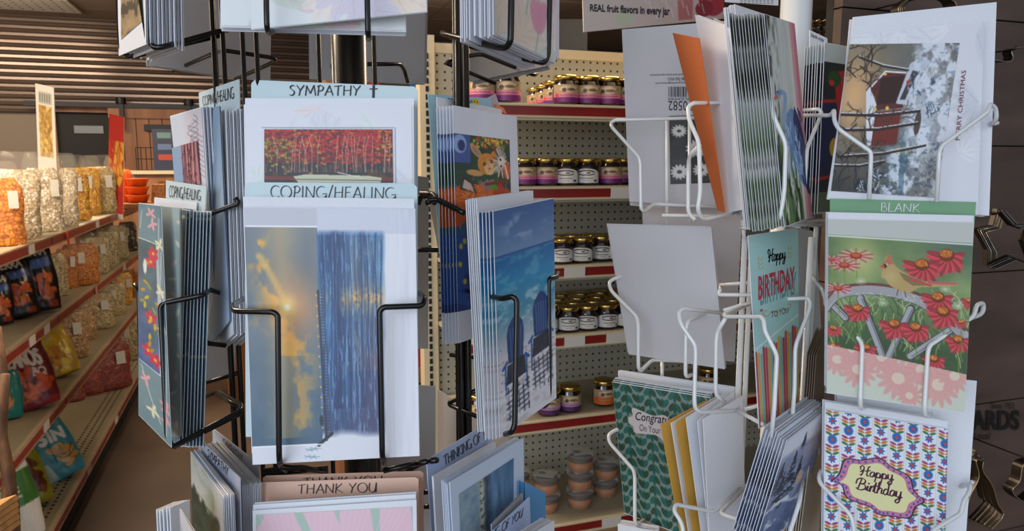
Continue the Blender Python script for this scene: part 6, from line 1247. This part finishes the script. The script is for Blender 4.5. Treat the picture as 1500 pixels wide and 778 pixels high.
def art_congrats(w, h):
    cv = Cv(w, h, (0, 0, 142, 215), (120, 140, 134)); r = np.random.RandomState(2)
    for j in range(9):
        for k in range(15):
            x = j * 18 + 2; y = k * 17 - 8 + (j % 2) * 8; c1, c2 = (20, 92, 84), (26, 66, 44)
            if (j + k) % 2: c1, c2 = c2, c1
            for (a, c_) in ((-PI / 4 - .2, c1), (-3 * PI / 4 + .2, c2)):
                if j % 2: a = -a
                cv.leaf(x, y, 15, 7.5, a, c_); cv.line([(x, y), (x + 13 * math.cos(a), y + 13 * math.sin(a))], .6, (150, 176, 150), .7)
            cv.leaf(x, y + 4, 12, 4.5, PI / 2, (24, 84, 70)) 
    P = catmull([(20, 52), (27, 49), (29, 36), (58, 42), (76, 38), (92, 46), (112, 42), (118, 52), (130, 58), (118, 66), (114, 76), (92, 72), (76, 80), (62, 72), (30, 76), (27, 66), (20, 62), (20, 52)], 5); cv.poly(P, (206, 196, 196)); return cv
def art_bday(w, h):
    cv = Cv(w, h, (0, 0, 72, 290), (176, 218, 214)); cv.poly([(0, 170), (72, 140), (72, 290), (0, 290)], (176, 218, 214)); cols = [(200, 40, 60), (224, 160, 50), (110, 180, 170), (186, 34, 50)]
    for k in range(19):
        x = k * 4 - 1; y = 176 - x * .34 + (k % 3) * 4; cv.poly([(x, y), (x + 3.0, y - 1), (x + 3.0, 290), (x, 290)], cols[k % 4]); cv.line([(x + .8, y), (x + .8, 290)], .6, (240, 200, 180), .5)
    cv.line([(0, 172), (72, 140)], 2.4, (236, 240, 240)); g = (196, 170, 110)
    for (x, y) in ((14, 42), (58, 34)):
        for k in range(3): cv.line([(x + 3 * math.cos(a / 2), y + k * 7 - 6 + 3 * math.sin(a / 2)) for a in range(9)], .9, g)
    for sg in (-1, 1): cv.line(catmull([(36, 128), (36 + sg * 8, 122), (36 + sg * 16, 128), (36 + sg * 22, 122), (36 + sg * 16, 118)], 4), 1.2, g)
    cv.line([(36, 122), (36, 136)], 1.4, g); cv.disc(12, 116, 2, 2, (206, 60, 70)); cv.disc(60, 104, 2, 2, (206, 60, 70)); return cv
def art_heron(w, h):
    cv = Cv(w, h, (0, 0, 50, 300), (220, 222, 214)); X, Y = cv.FX, cv.FY; n = fbm(w, h, 3, 34, 4, 3); n2 = fbm(w, h, 3, 26, 14, 3)
    cv.a = np.stack([226 - 30 * n, 226 - 26 * n, 216 - 20 * n], -1)
    dk = np.clip((n2 - .45) * 7, 0, 1) * np.clip((20 - X) / 18, 0, 1); cv.blend(dk, (54, 52, 34)); gr = np.clip((n - .38) * 6, 0, 1) * np.clip((Y - 120) / 80, 0, 1) * (X < 34); cv.blend(gr * .9, (84, 118, 62)); cv.blend(np.clip((n2 - .5) * 8, 0, 1) * np.clip((Y - 190) / 40, 0, 1) * (X < 34), (34, 52, 28))
    cv.blend((X > 38) * .8, (226, 150, 160)); cv.blend((X > 44) * .6, (206, 110, 130)); cv.blend((X > 34) * (X < 39) * .5, (236, 232, 214)); return cv
def art_heron_front(w, h):
    cv = art_heron(w, h); r = np.random.RandomState(5)
    cv.line(catmull([(8, 118), (12, 108), (20, 112), (18, 130), (14, 150), (22, 170)], 6), 6, (150, 176, 206)); cv.poly([(6, 112), (1, 120), (10, 118)], (206, 110, 60)); cv.disc(11, 110, 4.5, 4, (120, 150, 190)); cv.disc(9, 109, 1.2, 1.2, (20, 20, 30))
    cv.poly(catmull([(20, 140), (30, 132), (40, 150), (44, 200), (42, 250), (34, 240), (24, 210), (16, 180)], 5), (112, 146, 190)); cv.poly(catmull([(34, 128), (44, 160), (50, 210), (48, 262), (42, 250), (38, 200), (30, 150)], 5), (30, 48, 96))
    for k in range(50): x = 12 + r.rand() * 28; y = 150 + r.rand() * 70; cv.line([(x, y), (x + r.uniform(-3, 3), y + 16)], 1.4, [(176, 200, 226), (96, 130, 178), (206, 220, 236)][k % 3], .9)
    for k in range(22): x = 30 + r.rand() * 20; y = 100 + r.rand() * 150; cv.line([(x, y), (x + 3, y + 14)], 2, (26, 40, 84), .9)
    return cv
def art_mount(w, h):
    cv = Cv(w, h, (0, 0, 62, 170), (196, 206, 224)); X, Y = cv.FX, cv.FY; n = fbm(w, h, 10, 12, 3, 4)
    cv.a = np.stack([96 + 90 * n, 112 + 84 * n, 150 + 70 * n], -1); cv.blend(np.clip((34 - Y) / 8, 0, 1), (228, 234, 246)); cv.blend(np.exp(-(((X - 50) / 16) ** 2 + ((Y - 40) / 28) ** 2)) * .6, (206, 176, 170)); cv.blend(np.clip((Y - 100) / 50, 0, 1) * .5, (60, 86, 136)); r = np.random.RandomState(1)
    for (x, y, L) in ((22, 34, 72), (30, 12, 24), (12, 60, 60), (34, 52, 40), (6, 40, 50)):
        for k in range(int(L * 1.4)): t = r.rand(); cv.line([(x + r.uniform(-1, 1) * t * L * .16, y + t * L), (x + r.uniform(-1, 1) * t * L * .2, y + t * L + 3)], 1.5, (36, 44, 60), .85)
    cv.poly([(34, 84), (38, 76), (44, 84), (44, 98), (34, 98)], (190, 170, 160)); cv.disc(40, 90, 2, 2.4, (246, 190, 120)); cv.line(catmull([(0, 120), (20, 112), (40, 122), (62, 100)], 5), 5, (206, 216, 236), .7); cv.blend(np.clip((n - .6) * 6, 0, 1) * (Y > 110), (226, 232, 244)); return cv
def art_daisies(w, h):
    cv = Cv(w, h, (0, 0, 56, 108), (44, 44, 46)); r = np.random.RandomState(3)
    cv.blend(fbm(w, h, 10, 12, 4) * .6, (96, 96, 98))
    for (x, y, R) in ((12, 24, 10), (34, 52, 14), (12, 88, 12), (40, 86, 11), (44, 18, 9)):
        for k in range(13): cv.leaf(x, y, R, R * .34, k * .483, (214, 214, 212))
        cv.disc(x, y, R * .28, R * .24, (70, 70, 70))
    return cv
# ------------------------------------------------------------------ cards on the white rack
c = card('greeting_card', 'back of a grey white card with upside down barcode and daisies, upper left white pocket', [(911, 43), (1072, 30), (1060, 306), (922, 295)], (.81, .80, .805), M_ENV, gap=.001)
picture(c, [(980, 170), (1046, 168), (1044, 268), (982, 270)], art_daisies(56, 90), 'picture')
mb = MB(); r = random.Random(4); x = 979
while x < 1006:
    b_ = r.choice((.7, 1.1, 1.8)); mb.add([on_card(c, x, 127), on_card(c, x + b_, 127), on_card(c, x + b_, 142), on_card(c, x, 142)], [(3, 2, 1, 0)]); x += b_ + r.choice((.7, 1.2))
child_mb(c, mb, 'barcode', M_INK)
type_text(c, '70582', [(979, 148), (1014, 148), (1014, 162), (979, 162)], flip=True); type_text(c, 'GOLDEN SUMMER', [(978, 143), (1030, 143), (1030, 147), (978, 147)], flip=True)
type_text(c, 'your local card press representative', [(952, 108), (1010, 107), (1010, 111), (952, 112)], flip=True); type_text(c, '888-760-9032', [(978, 114), (1006, 113), (1006, 118), (978, 118)], flip=True); type_text(c, 'yourgreetingpress.com', [(960, 120), (1006, 119), (1006, 123), (960, 124)], flip=True)
c = card('greeting_card', 'second grey card standing just behind the barcode card', [(913, 60), (1070, 48), (1058, 312), (923, 301)], (.825, .815, .82), M_ENV)
c = card('greeting_card', 'pale card seen low between the upper and middle pockets of the white rack', [(940, 290), (1088, 296), (1076, 530), (950, 520)], (.85, .84, .85), M_ENV); 
c = card('envelope', 'burnt orange envelope slanting in the upper pocket of the white rack', [(985, 48), (1024, 56), (1062, 311), (1051, 309)], (.70, .655, .70), mat('burnt_orange_envelope', rgb(190, 96, 44), .6, bump=.05, scale=20), 'envelope', gap=0)
c = card('envelope', 'large white envelope between the orange envelope and the heron cards', [(1018, 22), (1070, 42), (1096, 305), (1063, 313)], (.70, .64, .70), M_WHITE, 'envelope'); stack(c, 1, .003, 'second white envelope just left of the large one in the upper pocket', 'white envelopes by the orange one')
c = card('envelope', 'thin white envelope right before the heron stack', [(1045, 26), (1082, 44), (1098, 318), (1078, 316)], (.70, .65, .70), M_ENV, 'envelope')
c = card('greeting_card', 'frontmost painted blue heron card with a pink border on the white rack', [(1119, 20), (1164, 34), (1190, 318), (1149, 333)], (.612, .68, .612), M_WHITE, th=.0004, gap=.0003); picture(c, [(1119.3, 21), (1163.6, 35), (1189.6, 317), (1149.3, 332)], art_heron_front(52, 290))
c2 = card('greeting_card', 'painted heron card directly behind the frontmost heron card', [(1116, 20), (1161, 34), (1187, 318), (1146, 333)], (.614, .682, .614), M_WHITE, th=.00028, gap=.0001, group='edge on heron cards'); picture(c2, [(1116.3, 21), (1160.6, 35), (1186.6, 317), (1146.3, 332)], art_heron(40, 240)); stack(c2, 11, .0016, 'painted heron card left of the frontmost one', 'edge on heron cards', jit=.0011, dpx=(-.0026, .0002))
c = card('greeting_card', 'white card seen edge on at the far left of the heron stack', [(1076, 6), (1118, 20), (1138, 310), (1106, 332)], (.64, .70, .64), M_WHITE); stack(c, 6, .0016, 'white card seen edge on at the far left of the heron stack', 'white cards left of the herons', jit=.001)
c = card('greeting_card', 'poinsettia and red figure card half hidden between the pole and the Christmas card', [(1208, 62), (1243, 68), (1232, 310), (1197, 312)], (.70, .735, .70), M_WHITE, th=.0004, gap=.0003)
cv = Cv(40, 200, (0, 0, 36, 245), (38, 44, 50)); cv.blend((cv.FY < 26) * 1.0, (190, 206, 206)); cv.poly([(0, 80), (24, 80), (28, 190), (0, 200)], (30, 44, 84)); cv.poly([(14, 40), (36, 34), (36, 230), (20, 230), (26, 120)], (186, 44, 44)); cv.disc(16, 50, 10, 12, (40, 80, 44)); cv.disc(12, 56, 4, 4, (206, 50, 50)); cv.disc(20, 150, 7, 14, (206, 170, 60)); cv.line([(0, 84), (30, 80)], 4, (176, 50, 44)); cv.line([(0, 196), (28, 190)], 4, (176, 50, 44)); cv.blend((cv.FY > 215) * .8, (110, 130, 100))
picture(c, [(1208.4, 63), (1242.6, 69), (1231.6, 309), (1197.4, 311)], cv); stack(c, 7, .0028, 'dark Christmas card seen edge on right of the white pole', 'edge on Christmas cards', jit=.0012)
h_ = card('header_card', 'white lettered divider corner right of the white pole near the top', [(1186, 44), (1212, 56), (1212, 120), (1186, 110)], (.73, .75, .73), M_WHITE, 'card divider', gap=0); type_text(h_, 'blank note', [(1188, 48), (1206, 56), (1206, 62), (1188, 54)])
# Christmas
c = card('greeting_card', 'white embossed MERRY CHRISTMAS card with a snowy covered bridge scene', [(1247, 52), (1442, 30), (1432, 315), (1211, 292)], (.660, .660, .65), M_EMB)
cvw = emb_leaves(110, 140, (224, 226, 234), 12, [(230, 232, 240), (214, 218, 228), (236, 238, 244)], 22, (14, 34)); picture(c, [(1247.5, 53), (1441, 31), (1431, 314), (1212, 291)], cvw, 'picture_border', relief=relief_of(cvw, .0007))
p_ = picture(c, [(1243, 66), (1404, 64), (1369, 290), (1216, 280)], art_xmas(150, 190)); p_.location = c.n * .0016
vs, fs = text_geo('MERRY CHRISTMAS', 0, 0); mb = MB(); A_, B_, C_, D_ = [on_card(c, *p, .0019) for p in [(1407, 104), (1413.5, 104), (1404, 206), (1397.5, 206)]]
mb.add([(D_ * (1 - float(x)) + A_ * float(x)) * float(y) + (C_ * (1 - float(x)) + B_ * float(x)) * (1 - float(y)) for x, y in vs], fs)
child_mb(c, mb, 'lettering', mat('dark_red_ink', rgb(120, 50, 56), .5))
c = card('greeting_card', 'plain white card standing behind the MERRY CHRISTMAS card', [(1250, 25), (1460, 3), (1449, 316), (1226, 292)], (.672, .672, .662), M_WHITE); stack(c, 2, .0028, 'plain white card standing behind the MERRY CHRISTMAS card', 'white cards behind the Christmas card')
# bird
h_ = card('header_card', 'green divider lettered BLANK above the bird and wheel card', [(1216, 291), (1430, 296), (1408, 560), (1214, 560)], (.645, .645, .635), M_GREENH, 'card divider', gap=0)
pen_text(h_, 'BLANK', [(1290, 297), (1346, 299), (1346, 311), (1290, 310)], M_WHITE, thick=.10)
c = card('greeting_card', 'card with a cardinal bird on a wagon wheel among red coneflowers', [(1213, 320), (1427, 325), (1413, 605), (1211, 576)], (.628, .628, .620), M_WHITE); picture(c, [(1213.4, 321), (1426.6, 326), (1412.6, 604), (1211.4, 575)], art_bird(214, 282))
stack(c, 4, .0016, 'white topped card pressed behind the cardinal bird card', 'cards behind the bird card', pics=False, up=.0045, dpx=(.0003, .0003))
c = card('greeting_card', 'second coneflower card whose left strip shows beside the bird card', [(1212, 322), (1226, 322), (1220, 575), (1208, 575)], (.642, .636, .634), M_WHITE)
cv = Cv(14, 200, (0, 0, 14, 250), (110, 140, 110))
for k in range(14): cv.leaf(2, 20 + k * 17, 13, 6, k, [(196, 66, 72), (196, 206, 190), (60, 90, 60)][k % 3])
picture(c, [(1212.3, 323), (1225.6, 323), (1219.6, 574), (1208.3, 574)], cv)
c = card('greeting_card', 'plain pale blue white card sheet hanging low between the bird and floral cards', [(1226, 540), (1431, 558), (1414, 800), (1226, 800)], (.672, .672, .66), M_WHITE); stack(c, 2, .003, 'plain white sheet behind the floral Happy Birthday card', 'white sheets at the low right')
# floral birthday
c = card('greeting_card', 'white and blue floral Happy Birthday card with a yellow name plate, lower right', [(1208, 599), (1389, 628), (1384, 815), (1206, 800)], (.645, .645, .635), M_WHITE)
cv = art_hbd(230, 240); picture(c, [(1208.4, 600), (1388.6, 629), (1383.6, 813), (1206.4, 798)], cv)
M_PL = mat('plum_ink', rgb(100, 40, 84), .5)
pen_text(c, '~Happy', [(1262, 682), (1306, 688), (1306, 703), (1259, 696)], M_PL, thick=.13); pen_text(c, '~Birthday', [(1258, 701), (1320, 712), (1318, 729), (1254, 716)], M_PL, thick=.13)
stack(c, 4, .0025, 'white edged birthday card pressed behind the floral Happy Birthday card', 'cards behind the floral birthday card', pics=False, up=.006, dpx=(.0006, .0004))
# grey envelope left
c = card('envelope', 'large plain grey envelope leaning in the middle left pocket of the white rack', [(890, 329), (1042, 333), (1062, 541), (921, 519)], (.77, .72, .77), M_ENV, 'envelope', gap=0); stack(c, 2, .003, 'pale envelope showing as a thin edge behind the large grey one', 'envelopes behind the grey one', up=.001, jit=.002)
# birthday stripes
c = card('greeting_card', 'mint green HAPPY BIRTHDAY TO YOU card with striped candles, middle of the white rack', [(1096, 345), (1169, 334), (1171, 596), (1112, 628)], (.640, .705, .640), M_WHITE); picture(c, [(1096.4, 346), (1168.6, 335), (1170.6, 595), (1112.4, 626)], art_bday(72, 280))
M_RED2 = mat('red_ink', rgb(204, 52, 72), .5); M_TEAL = mat('teal_shadow_ink', rgb(110, 160, 166), .5)
pen_text(c, '~Happy', [(1125, 366), (1149, 362), (1149, 378), (1125, 384)], M_INK, thick=.16)
type_text(c, 'BIRTHDAY', [(1113, 412), (1166, 398), (1166, 430), (1113, 448)], M_TEAL, bold=.02, off=.0004, name='lettering_shadow'); type_text(c, 'BIRTHDAY', [(1110, 405), (1163, 390), (1163, 422), (1110, 440)], M_RED2, bold=.02, off=.0007); type_text(c, 'TO YOU', [(1129, 457), (1154, 450), (1154, 458), (1129, 466)], M_INK)
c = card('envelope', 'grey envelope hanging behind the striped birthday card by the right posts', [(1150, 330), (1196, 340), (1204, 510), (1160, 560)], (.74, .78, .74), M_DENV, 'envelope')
# congratulations
c = card('greeting_card', 'green leaf patterned Congratulations card in the lower left pocket of the white rack', [(897, 559), (1040, 582), (1038, 800), (915, 752)], (.765, .715, .765), M_WHITE, th=.0004, gap=.0003); cv = art_congrats(130, 200); picture(c, [(897.4, 560), (1039.6, 583), (1037.6, 798), (915.3, 751)], cv)
type_text(c, 'Congratulations', [(931, 603), (1016, 613), (1016, 631), (931, 619)], M_INK, shear=.2, bold=.01); type_text(c, 'On Your Retirement', [(937, 621), (1010, 632), (1010, 643), (937, 631)], M_INK)
stack(c, 4, .0028, 'green leaf patterned card pressed behind the front Congratulations card', 'leaf patterned cards', up=.001, dpx=(.0004, .0006))
c = card('greeting_card', 'white card rising behind the green leaf patterned cards', [(905, 543), (1076, 568), (1070, 760), (915, 740)], (.79, .73, .79), M_WHITE); stack(c, 2, .003, 'white card rising behind the green leaf patterned cards', 'white cards behind the leaf cards')
c = card('greeting_card', 'cream pleated card edges below the Congratulations card', [(905, 768), (960, 778), (960, 860), (905, 850)], (.74, .72, .74), M_WHITE); stack(c, 6, .002, 'cream card edge below the Congratulations card', 'card edges at the bottom', jit=.001)
# yellow / white envelopes
M_YEL = mat('mustard_envelope', rgb(206, 160, 70), .6)
for j, (q, m_, lb) in enumerate((([(968, 622), (1040, 584), (1046, 800), (1000, 800)], M_YEL, 'front mustard yellow envelope in the lower pocket of the white rack'), ([(983, 620), (1052, 580), (1058, 800), (1012, 800)], M_WHITE, 'white envelope between the two mustard ones'), ([(990, 619), (1058, 578), (1062, 800), (1018, 800)], M_YEL, 'rear mustard yellow envelope in the lower pocket'),
      ([(1005, 612), (1066, 574), (1070, 800), (1030, 800)], M_WHITE, 'white envelope right of the rear mustard one'), ([(1022, 616), (1076, 574), (1078, 800), (1040, 800)], M_WHITE, 'thin white envelope in the middle of the lower pocket'), ([(1030, 614), (1088, 580), (1092, 760), (1040, 800)], M_WHITE, 'broad white envelope beside the white rack posts'))):
    c = card('envelope', lb, q, (.68 - j * .004, .72 - j * .004, .68 - j * .004), m_, 'envelope', gap=.0006)
# mountain
c = card('greeting_card', 'card with a snowy blue mountain cabin scene leaning right in the lower pocket', [(1153, 645), (1214, 598), (1172, 762), (1106, 800)], (.60, .67, .595), M_WHITE, th=.0005, gap=.0006); picture(c, [(1153.3, 646), (1213.6, 599), (1171.6, 761), (1106.4, 798)], art_mount(70, 180))
stack(c, 8, .0025, 'white edged mountain card stacked left of the cabin scene', 'stacked mountain cards', jit=.0016, up=.0, dpx=(-.0002, .0006))
c = card('greeting_card', 'beige card seen edge on right of the mountain cards', [(1196, 600), (1208, 596), (1200, 790), (1170, 800)], (.66, .69, .66), mat('beige_card', rgb(186, 172, 150), .6)); stack(c, 6, .002, 'beige card seen edge on between the mountain and floral cards', 'beige cards', jit=.001)
c = card('greeting_card', 'brown backed card seen edge on left of the bird card', [(1196, 520), (1212, 480), (1206, 600), (1190, 606)], (.68, .70, .68), mat('brown_card', rgb(120, 100, 84), .6)); stack(c, 4, .002, 'brown backed card seen edge on left of the bird card', 'brown backed cards')
